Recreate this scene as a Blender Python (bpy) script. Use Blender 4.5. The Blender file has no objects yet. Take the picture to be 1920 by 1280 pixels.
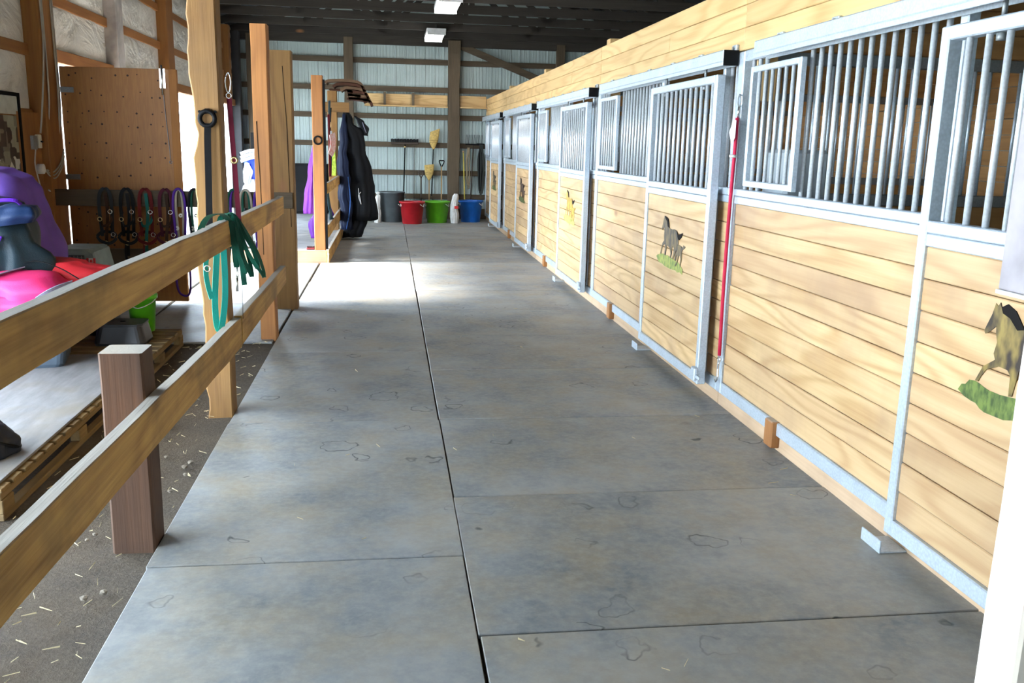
import bpy, bmesh, math, random
from mathutils import Vector, Matrix, noise
random.seed(7)
PI = math.pi
sc = bpy.context.scene
col = sc.collection

# ------------------------------------------------------------------ camera
CX, CH, YAW, PITCH, ROLL, FPX = -0.2856, 1.6048, 0.1373, 0.2137, 0.0231, 1687.7
fw = Vector((math.sin(YAW)*math.cos(PITCH), math.cos(YAW)*math.cos(PITCH), -math.sin(PITCH)))
rt = Vector((math.cos(YAW), -math.sin(YAW), 0)); up = rt.cross(fw)
r2 = rt*math.cos(ROLL) + up*math.sin(ROLL); u2 = -rt*math.sin(ROLL) + up*math.cos(ROLL)
cam = bpy.data.cameras.new('camera'); cam.sensor_width = 36; cam.lens = FPX/1920*36
cam.clip_start = .05; cam.clip_end = 400
co = bpy.data.objects.new('camera', cam); col.objects.link(co)
M = Matrix((r2, u2, -fw)).transposed().to_4x4(); M.translation = (CX, 0, CH)
co.matrix_world = M
sc.camera = co

# ------------------------------------------------------------------ light
w = bpy.data.worlds.new('sky'); sc.world = w; w.use_nodes = True
bg = w.node_tree.nodes['Background']
bg.inputs[0].default_value = (.70, .85, 1.0, 1); bg.inputs[1].default_value = 18.0
sun = bpy.data.lights.new('sun', 'SUN'); sun.energy = 17; sun.angle = .20; sun.color = (1, .95, .86)
so = bpy.data.objects.new('sun', sun); col.objects.link(so)
d = Vector((math.cos(math.radians(32)), 0.06, -math.sin(math.radians(32))))
so.rotation_euler = d.to_track_quat('-Z', 'Y').to_euler()
def portal(loc, rot, sx, sy):
    l = bpy.data.lights.new('doorway_portal', 'AREA'); l.shape = 'RECTANGLE'; l.size = sx; l.size_y = sy
    l.cycles.is_portal = True
    o = bpy.data.objects.new('doorway_portal', l); col.objects.link(o); o.location = loc; o.rotation_euler = rot
XL, XR, YB, YF = -3.42, 5.62, 20.1, -4.0
EAVE, RIDGE, XM = 3.75, 5.2, 1.1
ND = (1.6, 6.6, 2.9)           # open bay in the left wall beside the camera
D1 = (9.22, 12.45, 2.30)        # doorways further along the left wall
D2 = (14.3, 19.35, 2.30)
RD = (-3.0, -1.9, 2.1)          # small doorway behind the camera
for a, b, t in (ND, D1, D2):
    portal((XL-.1, (a+b)/2, t/2), (0, -PI/2, 0), t, b-a)
portal(((RD[0]+RD[1])/2, YF-.06, RD[2]/2), (PI/2, 0, 0), RD[1]-RD[0], RD[2])
vs = sc.view_settings
vs.view_transform = 'Standard'; vs.look = 'None'; vs.gamma = 1; vs.use_curve_mapping = False
vs.exposure = 0.95

# ------------------------------------------------------------------ materials
def nt(name):
    m = bpy.data.materials.new(name); m.use_nodes = True
    t = m.node_tree; b = t.nodes['Principled BSDF']
    return m, t, b
def N(t, kind, **kw):
    n = t.nodes.new('ShaderNode' + kind)
    for k, v in kw.items(): setattr(n, k, v)
    return n
def L(t, a, b): t.links.new(a, b)
def math_n(t, op, a, b=None, c=None):
    n = N(t, 'Math', operation=op)
    for i, v in enumerate((a, b, c)):
        if v is None: continue
        if isinstance(v, (int, float)): n.inputs[i].default_value = v
        else: L(t, v, n.inputs[i])
    return n.outputs[0]
def mixc(t, f, a, b, mode='MIX'):
    n = N(t, 'Mix', data_type='RGBA', blend_type=mode)
    for k, v in ((0, f), (6, a), (7, b)):
        if isinstance(v, (int, float)): n.inputs[k].default_value = v
        elif isinstance(v, tuple): n.inputs[k].default_value = (*v, 1)
        else: L(t, v, n.inputs[k])
    return n.outputs[2]
def ramp(t, f, lo, hi):
    n = N(t, 'MapRange'); L(t, f, n.inputs[0]); n.inputs[1].default_value = lo; n.inputs[2].default_value = hi
    return n.outputs[0]
def coords(t, scale=(1, 1, 1), rnd=True):
    tc = N(t, 'TexCoord'); v = tc.outputs['Object']
    if rnd:
        oi = N(t, 'ObjectInfo'); k = math_n(t, 'MULTIPLY', oi.outputs['Random'], 71.0)
        cb = N(t, 'CombineXYZ')
        for i in range(3): L(t, k, cb.inputs[i])
        ad = N(t, 'VectorMath', operation='ADD'); L(t, v, ad.inputs[0]); L(t, cb.outputs[0], ad.inputs[1]); v = ad.outputs[0]
    mp = N(t, 'Mapping'); mp.inputs['Scale'].default_value = scale; L(t, v, mp.inputs[0])
    return mp.outputs[0]
def noise_n(t, v, scale, detail=3, rough=.5, dist=0):
    n = N(t, 'TexNoise'); n.inputs['Scale'].default_value = scale; n.inputs['Detail'].default_value = detail
    n.inputs['Roughness'].default_value = rough; n.inputs['Distortion'].default_value = dist; L(t, v, n.inputs['Vector'])
    return n.outputs[0]
def bump(t, b, h, s, dist=.01):
    n = N(t, 'Bump'); n.inputs['Strength'].default_value = s; n.inputs['Distance'].default_value = dist
    L(t, h, n.inputs['Height']); L(t, n.outputs[0], b.inputs['Normal'])
MATS = {}
def plain(name, c, rough=.6, metal=0, var=.12, scale=9, bmp=0):
    if name in MATS: return MATS[name]
    m, t, b = nt(name)
    v = coords(t); n = noise_n(t, v, scale, 4)
    c2 = tuple(x*(1-var*2.2) for x in c)
    L(t, mixc(t, ramp(t, n, .3, .7), c, c2), b.inputs['Base Color'])
    b.inputs['Roughness'].default_value = rough; b.inputs['Metallic'].default_value = metal
    if max(c) < .03: b.inputs['Specular IOR Level'].default_value = .15
    if bmp: bump(t, b, noise_n(t, v, scale*5, 3), bmp)
    MATS[name] = m; return m
def wood(name, light, dark, axis, rings=46, ring_amt=.34, fine_amt=.35, knot=(.30, .13, .05), kscale=2.1, kth=.10, stain=None, stain_amt=.5, lit_dust=None, rough=.65, tone=.16, bmp=.25, kamt=.85, odd=None, odd_amt=.55):
    key = name + axis
    if key in MATS: return MATS[key]
    m, t, b = nt(key)
    i = 'XYZ'.index(axis)
    s = [1.0]*3; s[i] = .16
    v = coords(t, tuple(s))
    n1 = noise_n(t, v, 3.2, 1.5, .45, .25)
    rg = math_n(t, 'SINE', math_n(t, 'MULTIPLY', n1, rings))
    rg = ramp(t, rg, -1, 1)
    rg = math_n(t, 'POWER', rg, 2.2)
    s2 = [60.0]*3; s2[i] = 1.6
    f = noise_n(t, coords(t, tuple(s2)), 1.0, 3, .6)
    a = math_n(t, 'ADD', math_n(t, 'MULTIPLY', rg, ring_amt), math_n(t, 'MULTIPLY', ramp(t, f, .3, .75), fine_amt))
    c = mixc(t, a, light, dark)
    s3 = [1.0]*3; s3[i] = .5
    vo = N(t, 'TexVoronoi'); vo.inputs['Scale'].default_value = kscale; L(t, coords(t, tuple(s3)), vo.inputs['Vector'])
    kn = N(t, 'MapRange'); L(t, vo.outputs['Distance'], kn.inputs[0]); kn.inputs[1].default_value = kth*.25; kn.inputs[2].default_value = kth
    kn.inputs[3].default_value = 1; kn.inputs[4].default_value = 0
    c = mixc(t, math_n(t, 'MULTIPLY', kn.outputs[0], kamt), c, knot)
    if stain:
        sn = noise_n(t, coords(t, (1, 1, 1)), 1.7, 4, .6)
        c = mixc(t, math_n(t, 'MULTIPLY', ramp(t, sn, .48, .72), stain_amt), c, stain)
    if lit_dust:  # dust and light from above, put into the colour of upward faces
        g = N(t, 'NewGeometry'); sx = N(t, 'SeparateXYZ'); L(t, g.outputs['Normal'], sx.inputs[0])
        c = mixc(t, math_n(t, 'MULTIPLY', ramp(t, sx.outputs[2], .6, .95), .9), c, lit_dust)
    oi = N(t, 'ObjectInfo'); hv = N(t, 'HueSaturation')
    if odd:
        fr = math_n(t, 'FRACT', math_n(t, 'MULTIPLY', oi.outputs['Random'], 13.7))
        c = mixc(t, math_n(t, 'MULTIPLY', ramp(t, fr, .35, 1.0), odd_amt), c, odd)
    mr = N(t, 'MapRange'); L(t, oi.outputs['Random'], mr.inputs[0]); mr.inputs[3].default_value = 1-tone; mr.inputs[4].default_value = 1+tone*.6
    L(t, mr.outputs[0], hv.inputs['Value']); L(t, c, hv.inputs['Color'])
    L(t, hv.outputs[0], b.inputs['Base Color'])
    b.inputs['Roughness'].default_value = rough
    bump(t, b, math_n(t, 'ADD', f, math_n(t, 'MULTIPLY', rg, .3)), bmp, .004)
    MATS[key] = m; return m
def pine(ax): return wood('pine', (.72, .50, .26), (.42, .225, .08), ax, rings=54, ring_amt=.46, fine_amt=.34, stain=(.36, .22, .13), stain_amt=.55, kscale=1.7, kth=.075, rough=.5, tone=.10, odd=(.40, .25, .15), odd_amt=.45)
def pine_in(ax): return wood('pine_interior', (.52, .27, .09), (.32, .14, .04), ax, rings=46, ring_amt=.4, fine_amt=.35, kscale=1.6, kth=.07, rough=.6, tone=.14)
def pine_hdr(ax): return wood('pine_header', (.70, .48, .22), (.45, .25, .085), ax, rings=56, ring_amt=.45, fine_amt=.28, kscale=1.5, kth=.06, rough=.5, tone=.10)
def rough_wood(ax): return wood('rough_sawn', (.68, .40, .115), (.30, .14, .035), ax, rings=40, ring_amt=.38, fine_amt=.55, stain=(.085, .05, .025), stain_amt=.65, lit_dust=(.46, .45, .42), kscale=1.8, kth=.11, rough=.8, bmp=.5)
def red_wood(ax): return wood('red_timber', (.40, .165, .045), (.20, .075, .02), ax, rings=36, ring_amt=.30, fine_amt=.45, stain=(.14, .07, .035), stain_amt=.35, lit_dust=(.46, .43, .38), kscale=1.6, kth=.07, rough=.75, bmp=.4)
def tan_wood(ax): return wood('tan_timber', (.31, .16, .045), (.16, .07, .02), ax, rings=36, ring_amt=.30, fine_amt=.45, stain=(.16, .09, .04), stain_amt=.4, lit_dust=(.46, .43, .38), kscale=1.5, kth=.09, rough=.75, bmp=.4)
def shaded_wood(ax): return wood('shaded_brown', (.11, .05, .024), (.05, .022, .01), ax, rings=36, ring_amt=.35, fine_amt=.5, stain=(.05, .03, .02), stain_amt=.5, lit_dust=(.50, .48, .44), kscale=1.6, kth=.07, rough=.8, bmp=.4)  # dark wood for the short post: its shade put into the colour
def old_wood(ax): return wood('weathered_timber', (.115, .082, .050), (.05, .034, .02), ax, rings=30, ring_amt=.3, fine_amt=.5, kscale=1.4, kth=.07, rough=.85, bmp=.4)
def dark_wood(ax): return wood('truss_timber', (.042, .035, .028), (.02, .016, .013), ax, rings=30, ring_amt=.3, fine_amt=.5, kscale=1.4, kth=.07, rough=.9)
def girt_wood(ax): return wood('girt_timber', (.36, .15, .035), (.19, .07, .018), ax, rings=30, ring_amt=.3, fine_amt=.4, kscale=1.4, kth=.07, rough=.8)
def pallet_wood(ax): return wood('pallet_timber', (.25, .165, .07), (.13, .08, .03), ax, rings=30, ring_amt=.3, fine_amt=.5, stain=(.10, .07, .04), stain_amt=.5, kscale=2.2, kth=.08, rough=.9)
def white_wood(ax): return wood('pale_post', (.88, .78, .66), (.74, .60, .46), ax, rings=40, ring_amt=.3, fine_amt=.3, kscale=1.2, kth=.06, rough=.6, kamt=.4)
def make_galv(name, base, metal, rough):
    m, t, b = nt(name)
    v = coords(t)
    vo = N(t, 'TexVoronoi'); vo.inputs['Scale'].default_value = 90; L(t, v, vo.inputs['Vector'])
    n = noise_n(t, v, 7, 4)
    k = math_n(t, 'ADD', math_n(t, 'MULTIPLY', vo.outputs['Distance'], .5), math_n(t, 'MULTIPLY', n, .6))
    L(t, mixc(t, ramp(t, k, .2, .8), base, tuple(x*.74 for x in base)), b.inputs['Base Color'])
    b.inputs['Metallic'].default_value = metal
    L(t, math_n(t, 'ADD', math_n(t, 'MULTIPLY', n, .25), rough-.12), b.inputs['Roughness'])
    bump(t, b, n, .08, .003)
    return m
GALV = make_galv('galvanised_steel', (.66, .74, .82), .45, .42)
BARM = make_galv('bar_steel', (.80, .83, .87), .3, .38)
STEEL_D = make_galv('dull_steel', (.30, .32, .33), .6, .5)
CHROME = plain('bright_metal', (.75, .73, .70), .25, .95, .05)
BRASS = plain('brass', (.75, .55, .25), .3, .9, .05)
BLACK = plain('black_nylon', (.006, .006, .007), .85, 0, .15)
DKSTEEL = plain('black_steel', (.007, .007, .008), .55, .3, .1)
def mat_rubber():
    m, t, b = nt('rubber_mat')
    tc = N(t, 'TexCoord'); oi = N(t, 'ObjectInfo')
    g = N(t, 'NewGeometry'); v = g.outputs['Position']
    k = math_n(t, 'MULTIPLY', oi.outputs['Random'], 71.0)
    cb = N(t, 'CombineXYZ'); L(t, k, cb.inputs[2])
    ad = N(t, 'VectorMath', operation='ADD'); L(t, v, ad.inputs[0]); L(t, cb.outputs[0], ad.inputs[1]); v2 = ad.outputs[0]
    big = noise_n(t, v2, 1.3, 6, .65); mid = noise_n(t, v2, 3.1, 5, .65); fine = noise_n(t, v2, 26, 4, .7)
    c = mixc(t, ramp(t, big, .32, .68), (.125, .145, .170), (.34, .355, .36))
    c = mixc(t, math_n(t, 'MULTIPLY', ramp(t, mid, .42, .68), .65), c, (.35, .29, .20))
    c = mixc(t, math_n(t, 'MULTIPLY', ramp(t, mid, .45, .2), .5), c, (.10, .115, .14))
    c = mixc(t, math_n(t, 'MULTIPLY', ramp(t, fine, .4, .75), .45), c, (.42, .41, .38))
    # dried puddle rings
    dn = N(t, 'TexNoise'); dn.inputs['Scale'].default_value = 9; L(t, v2, dn.inputs['Vector'])
    sb = N(t, 'VectorMath', operation='MULTIPLY_ADD'); L(t, dn.outputs['Color'], sb.inputs[0]); sb.inputs[1].default_value = (.17, .17, 0); L(t, v2, sb.inputs[2])
    vo = N(t, 'TexVoronoi'); vo.inputs['Scale'].default_value = 4.3; vo.inputs['Randomness'].default_value = 1; L(t, sb.outputs[0], vo.inputs['Vector'])
    sz = N(t, 'SeparateColor'); L(t, vo.outputs['Color'], sz.inputs[0])
    rad = math_n(t, 'MULTIPLY', sz.outputs[0], .42)
    e = math_n(t, 'ABSOLUTE', math_n(t, 'SUBTRACT', vo.outputs['Distance'], rad))
    ringm = N(t, 'MapRange'); L(t, e, ringm.inputs[0]); ringm.inputs[1].default_value = .0; ringm.inputs[2].default_value = .028
    ringm.inputs[3].default_value = 1; ringm.inputs[4].default_value = 0
    gate = math_n(t, 'MULTIPLY', ramp(t, sz.outputs[1], .45, .6), ramp(t, noise_n(t, v2, 2.3, 2), .40, .60))
    rm = math_n(t, 'MULTIPLY', math_n(t, 'MULTIPLY', ringm.outputs[0], gate), 1.0)
    c = mixc(t, rm, c, (.05, .055, .06))
    L(t, c, b.inputs['Base Color'])
    L(t, math_n(t, 'ADD', math_n(t, 'MULTIPLY', mid, .3), .40), b.inputs['Roughness'])
    b.inputs['Specular IOR Level'].default_value = .45
    bump(t, b, math_n(t, 'ADD', fine, mid), .12, .004)
    return m
RUBBER = mat_rubber()
def mat_dirt():
    m, t, b = nt('packed_dirt')
    g = N(t, 'NewGeometry'); v = g.outputs['Position']
    a = noise_n(t, v, 2.2, 6, .65); f = noise_n(t, v, 60, 5, .75)
    c = mixc(t, ramp(t, a, .3, .7), (.115, .085, .055), (.06, .047, .036))
    c = mixc(t, math_n(t, 'MULTIPLY', ramp(t, f, .45, .8), .7), c, (.19, .145, .095))
    L(t, c, b.inputs['Base Color']); b.inputs['Roughness'].default_value = .95
    bump(t, b, f, .9, .02)
    return m
DIRT = mat_dirt()
def mat_insul():
    m, t, b = nt('insulation_wrap')
    v = coords(t, (1, .55, 1))
    n = noise_n(t, v, 2.2, 5, .55, 1.4); f = noise_n(t, v, 14, 3)
    L(t, mixc(t, ramp(t, n, .35, .75), (.80, .79, .74), (.58, .57, .52)), b.inputs['Base Color'])
    b.inputs['Roughness'].default_value = .38
    bump(t, b, math_n(t, 'ADD', n, math_n(t, 'MULTIPLY', f, .12)), 1.0, .09)
    return m
INSUL = mat_insul()
SIDING = plain('white_siding', (.42, .50, .49), .42, .1, .05, 3)
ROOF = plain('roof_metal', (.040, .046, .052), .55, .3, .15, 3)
def mat_ply():
    m, t, b = nt('fir_plywood')
    v = coords(t, (14, 1, 1.0), False)
    n = noise_n(t, v, 2.6, 3, .5, .4)
    rg = ramp(t, math_n(t, 'SINE', math_n(t, 'MULTIPLY', n, 26)), -1, 1)
    c = mixc(t, math_n(t, 'MULTIPLY', rg, .35), (.36, .15, .032), (.22, .08, .018))
    c = mixc(t, math_n(t, 'MULTIPLY', ramp(t, noise_n(t, coords(t, (1, 1, 1), False), 1.5, 3), .45, .75), .5), c, (.17, .065, .018))
    L(t, c, b.inputs['Base Color']); b.inputs['Roughness'].default_value = .6
    return m
PLY = mat_ply()
def cloth(name, c, rough=.8, var=.15, sheen=.3):
    if name in MATS: return MATS[name]
    m, t, b = nt(name); v = coords(t)
    n = noise_n(t, v, 5, 4); wv = noise_n(t, v, 160, 2)
    L(t, mixc(t, ramp(t, n, .3, .75), c, tuple(x*(1-2*var) for x in c)), b.inputs['Base Color'])
    b.inputs['Roughness'].default_value = rough; b.inputs['Specular IOR Level'].default_value = .25
    bump(t, b, math_n(t, 'ADD', wv, math_n(t, 'MULTIPLY', n, 2)), .2, .006)
    MATS[name] = m; return m

# ------------------------------------------------------------------ build helpers
W = {}
def link(o, parent, loc):
    col.objects.link(o); loc = Vector(loc)
    if parent is not None:
        o.parent = parent; o.location = loc - W[parent]
    else: o.location = loc
    W[o] = loc
    return o
def tag(o, label=None, cat=None, group=None, kind=None):
    for k, v in (('label', label), ('category', cat), ('group', group), ('kind', kind)):
        if v: o[k] = v
    return o
def thing(name, label, cat, loc=(0, 0, 0), group=None, kind=None, rot=None):
    o = bpy.data.objects.new(name, None); o.empty_display_size = .1
    link(o, None, loc); tag(o, label, cat, group, kind)
    if rot: o.rotation_euler = rot; W[o] = Vector((0, 0, 0))   # children are then given in the thing's own frame
    return o
def mesh_from(bm, mat, smooth=False):
    me = bpy.data.meshes.new('m'); bm.normal_update(); bm.to_mesh(me); bm.free()
    for m in (mat if isinstance(mat, (list, tuple)) else [mat]): me.materials.append(m)
    if smooth:
        for p in me.polygons: p.use_smooth = True
    return me
CACHE = {}
def box(name, lo, hi, mat, parent=None, bev=.004):
    lo, hi = Vector(lo), Vector(hi); dm = hi-lo
    key = (round(dm.x, 4), round(dm.y, 4), round(dm.z, 4), bev, mat.name)
    me = CACHE.get(key)
    if me is None:
        bm = bmesh.new(); bmesh.ops.create_cube(bm, size=1)
        for v in bm.verts: v.co = Vector((v.co.x*dm.x, v.co.y*dm.y, v.co.z*dm.z))
        if bev: bmesh.ops.bevel(bm, geom=bm.edges[:], offset=min(bev, min(dm)*.3), segments=1, affect='EDGES')
        me = mesh_from(bm, mat); CACHE[key] = me
    o = bpy.data.objects.new(name, me)
    return link(o, parent, (lo+hi)/2)
def obj(name, me, parent=None, loc=(0, 0, 0)):
    return link(bpy.data.objects.new(name, me), parent, loc)
def cen(pts):
    c = Vector((0, 0, 0))
    for p in pts: c += Vector(p)
    return c/len(pts)
def rod(name, a, b, r, mat, parent=None, seg=10, r2=None):
    a, b = Vector(a), Vector(b); L_ = (b-a).length
    key = ('rod', round(L_, 4), r, r2, mat.name, seg, tuple(round(x, 3) for x in (b-a).normalized()))
    me = CACHE.get(key)
    if me is None:
        bm = bmesh.new()
        bmesh.ops.create_cone(bm, cap_ends=True, segments=seg, radius1=r, radius2=r if r2 is None else r2, depth=L_)
        q = Vector((0, 0, 1)).rotation_difference((b-a).normalized()).to_matrix().to_4x4()
        bmesh.ops.transform(bm, matrix=q, verts=bm.verts)
        me = mesh_from(bm, mat)
        for p in me.polygons: p.use_smooth = len(p.vertices) == 4
        CACHE[key] = me
    return obj(name, me, parent, (a+b)/2)
def spline(pts, n=6):
    pts = [Vector(p) for p in pts]; out = []
    P = [pts[0]*2-pts[1]] + pts + [pts[-1]*2-pts[-2]]
    for i in range(1, len(P)-2):
        for k in range(n):
            t = k/n; a, b, c, d_ = P[i-1], P[i], P[i+1], P[i+2]
            out.append(.5*((2*b)+(c-a)*t+(2*a-5*b+4*c-d_)*t*t+(3*b-a-3*c+d_)*t**3))
    out.append(pts[-1]); return out
def sweep(pts, prof, side=None):
    """sweep a closed profile [(s, n)] along pts; side = fixed width direction or None"""
    bm = bmesh.new(); rings = []; prev = None
    for i, p in enumerate(pts):
        tg = (pts[min(i+1, len(pts)-1)] - pts[max(i-1, 0)])
        tg = tg.normalized() if tg.length > 1e-9 else Vector((0, 0, 1))
        if side is not None: s = Vector(side)
        else:
            s = prev if prev is not None else (Vector((0, 0, 1)) if abs(tg.z) < .9 else Vector((1, 0, 0)))
        s = (s - tg*s.dot(tg)); s = s.normalized() if s.length > 1e-6 else tg.orthogonal().normalized()
        prev = s; n_ = tg.cross(s)
        rings.append([bm.verts.new(p + s*a + n_*b) for a, b in prof])
    k = len(prof)
    for i in range(len(rings)-1):
        for j in range(k): bm.faces.new((rings[i][j], rings[i][(j+1) % k], rings[i+1][(j+1) % k], rings[i+1][j]))
    bm.faces.new(rings[0][::-1]); bm.faces.new(rings[-1])
    bmesh.ops.recalc_face_normals(bm, faces=bm.faces[:])
    return bm
def cable(name, pts, r, mat, parent=None, n=6, seg=8):
    p = spline(pts, n); c = cen(p); p = [q-c for q in p]
    prof = [(math.cos(2*PI*i/seg)*r, math.sin(2*PI*i/seg)*r) for i in range(seg)]
    return obj(name, mesh_from(sweep(p, prof), mat, True), parent, c)
def strap(name, pts, wd, th, mat, parent=None, side=(0, 1, 0), n=6):
    p = spline(pts, n); c = cen(p); p = [q-c for q in p]
    prof = [(-wd/2, -th/2), (wd/2, -th/2), (wd/2, th/2), (-wd/2, th/2)]
    return obj(name, mesh_from(sweep(p, prof, side), mat), parent, c)
def ring(name, c, R, r, mat, parent=None, axis='Y', seg=18, sub=7, sy=1.0):
    key = ('ring', R, r, mat.name, axis, sy)
    me = CACHE.get(key)
    if me is None:
        bm = bmesh.new(); rr = []
        for i in range(seg):
            a = 2*PI*i/seg; q = []
            for j in range(sub):
                b = 2*PI*j/sub; x = (R+r*math.cos(b))*math.cos(a); z = (R+r*math.cos(b))*math.sin(a)*sy; y = r*math.sin(b)
                q.append(bm.verts.new((x, y, z) if axis == 'Y' else (y, x, z) if axis == 'X' else (x, z, y)))
            rr.append(q)
        for i in range(seg):
            for j in range(sub):
                bm.faces.new((rr[i][j], rr[(i+1) % seg][j], rr[(i+1) % seg][(j+1) % sub], rr[i][(j+1) % sub]))
        bmesh.ops.recalc_face_normals(bm, faces=bm.faces[:])
        me = mesh_from(bm, mat, True); CACHE[key] = me
    return obj(name, me, parent, c)
def lathe(name, base, prof, mat, parent=None, seg=28, smooth=True):
    bm = bmesh.new(); rr = []
    for r, z in prof:
        rr.append([bm.verts.new((r*math.cos(2*PI*i/seg), r*math.sin(2*PI*i/seg), z)) for i in range(seg)])
    for a, b in zip(rr, rr[1:]):
        for i in range(seg): bm.faces.new((a[i], a[(i+1) % seg], b[(i+1) % seg], b[i]))
    bm.faces.new(rr[0][::-1]); bm.faces.new(rr[-1])
    bmesh.ops.recalc_face_normals(bm, faces=bm.faces[:])
    return obj(name, mesh_from(bm, mat, smooth), parent, base)
def drape(name, levels, mat, parent=None, folds=7, amp=.12, seed=0, seg=56, sub=5, wob=.03, power=2.0):
    """cloth hanging or lying: levels = [(z, cx, cy, half_x, half_y, fold)] from bottom to top, smooth between"""
    rnd = random.Random(seed); ph = [rnd.uniform(0, 6.28) for _ in range(4)]
    L2 = []
    for i in range(len(levels)-1):
        for k in range(sub):
            t = k/sub; t2 = t*t*(3-2*t)
            L2.append([levels[i][0]+(levels[i+1][0]-levels[i][0])*t] + [levels[i][j]+(levels[i+1][j]-levels[i][j])*t2 for j in range(1, 6)])
    L2.append(list(levels[-1]))
    bm = bmesh.new(); rr = []; base = Vector((levels[0][1], levels[0][2], levels[0][0]))
    for z, cx, cy, hx, hy, fo in L2:
        q = []
        for i in range(seg):
            a = 2*PI*i/seg; c_, s_ = math.cos(a), math.sin(a)
            k = (abs(c_)**power + abs(s_)**power)**(-1/power)
            f = 1 + amp*fo*(math.sin(folds*a+ph[0]+z*1.3) + .5*math.sin((folds*2+1)*a+ph[1]-z*2.1) + .4*math.sin(3*a+ph[2]+z*3))
            p = Vector((cx+hx*c_*k*f, cy+hy*s_*k*f, z))
            p += Vector((1, 1, .6))*wob*noise.noise(p*4.5+Vector((seed*3.1, 0, 0)))
            q.append(bm.verts.new(p-base))
        rr.append(q)
    for a, b in zip(rr, rr[1:]):
        for i in range(seg): bm.faces.new((a[i], a[(i+1) % seg], b[(i+1) % seg], b[i]))
    bm.faces.new(rr[0][::-1])
    cv = bm.verts.new(cen([v.co for v in rr[-1]])+Vector((0, 0, .004)))
    for i in range(seg): bm.faces.new((rr[-1][i], rr[-1][(i+1) % seg], cv))
    bmesh.ops.recalc_face_normals(bm, faces=bm.faces[:])
    return obj(name, mesh_from(bm, mat, True), parent, base)
def plate(name, poly, thick, mat, parent, origin, ux, uz, nrm):
    """flat cut-out with thickness: poly in (u, v)"""
    ux, uz, nrm = Vector(ux), Vector(uz), Vector(nrm)
    bm = bmesh.new(); vs_ = [bm.verts.new(ux*u+uz*v) for u, v in poly]
    f = bm.faces.new(vs_); r = bmesh.ops.extrude_face_region(bm, geom=[f])
    for v in [g for g in r['geom'] if isinstance(g, bmesh.types.BMVert)]: v.co += nrm*thick
    bmesh.ops.recalc_face_normals(bm, faces=bm.faces[:])
    bmesh.ops.triangulate(bm, faces=[f for f in bm.faces if len(f.verts) > 4])
    return obj(name, mesh_from(bm, mat), parent, origin)
def boxes_mesh(name, lst, mat, parent=None):
    bm = bmesh.new()
    for lo, hi in lst:
        g = bmesh.ops.create_cube(bm, size=1)['verts']
        for v in g: v.co = Vector([(lo[i]+hi[i])/2 + v.co[i]*(hi[i]-lo[i]) for i in range(3)])
    return obj(name, mesh_from(bm, mat), parent)
def timber(name, lo, hi, mat, parent=None, axis=2, wob=.004, cuts=14, wane=0, seed=1):
    """sawn timber with slightly uneven edges; wane = strength of a bark edge on the -x side"""
    lo, hi = Vector(lo), Vector(hi); c = (lo+hi)/2; dm = hi-lo
    bm = bmesh.new(); o2 = [i for i in range(3) if i != axis]; rr = []
    ch = .008
    prof = [(-.5, -.5, ch, 0), (.5, -.5, -ch, 0), (.5, -.5, 0, ch), (.5, .5, 0, -ch), (.5, .5, -ch, 0), (-.5, .5, ch, 0), (-.5, .5, 0, -ch), (-.5, -.5, 0, ch)]
    for k in range(cuts+1):
        t = k/cuts; q = []
        for a, b, da, db in prof:
            p = Vector((0, 0, 0)); p[axis] = (t-.5)*dm[axis]
            p[o2[0]] = a*dm[o2[0]]+da; p[o2[1]] = b*dm[o2[1]]+db
            nv = Vector((noise.noise(p*3+Vector((seed, 0, 0))), noise.noise(p*3+Vector((0, seed, 9))), 0))*wob
            if wane and a < 0: nv.x += wane*(noise.noise(Vector((seed*2.0, 0, p.z*2.6)))+.6*noise.noise(Vector((seed, 5, p.z*9))))
            p[o2[0]] += nv.x; p[o2[1]] += nv.y
            q.append(bm.verts.new(p))
        rr.append(q)
    for x, y in zip(rr, rr[1:]):
        for i in range(8): bm.faces.new((x[i], x[(i+1) % 8], y[(i+1) % 8], y[i]))
    bm.faces.new(rr[0][::-1]); bm.faces.new(rr[-1])
    bmesh.ops.recalc_face_normals(bm, faces=bm.faces[:])
    return obj(name, mesh_from(bm, mat), parent, c)

# ================================================================== SETTING
# yard outside
bm = bmesh.new()
S = 60
for lo, hi in (((-S, -S, -.3), (XL-.05, S, -.06)), ((XL-.05, -S, -.3), (S, YF-.05, -.06)), ((XL-.05, YB+.3, -.3), (S, S, -.06)), ((XR+.2, YF-.05, -.3), (S, YB+.3, -.06))):
    g = bmesh.ops.create_cube(bm, size=1)['verts']
    for v in g: v.co = Vector([(lo[i]+hi[i])/2 + v.co[i]*(hi[i]-lo[i]) for i in range(3)])
yard = obj('yard', mesh_from(bm, plain('pale_gravel', (.62, .60, .55), .9, 0, .1, 2)))
tag(yard, 'sunlit pale gravel yard outside the open doors', 'yard', kind='structure')

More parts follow.
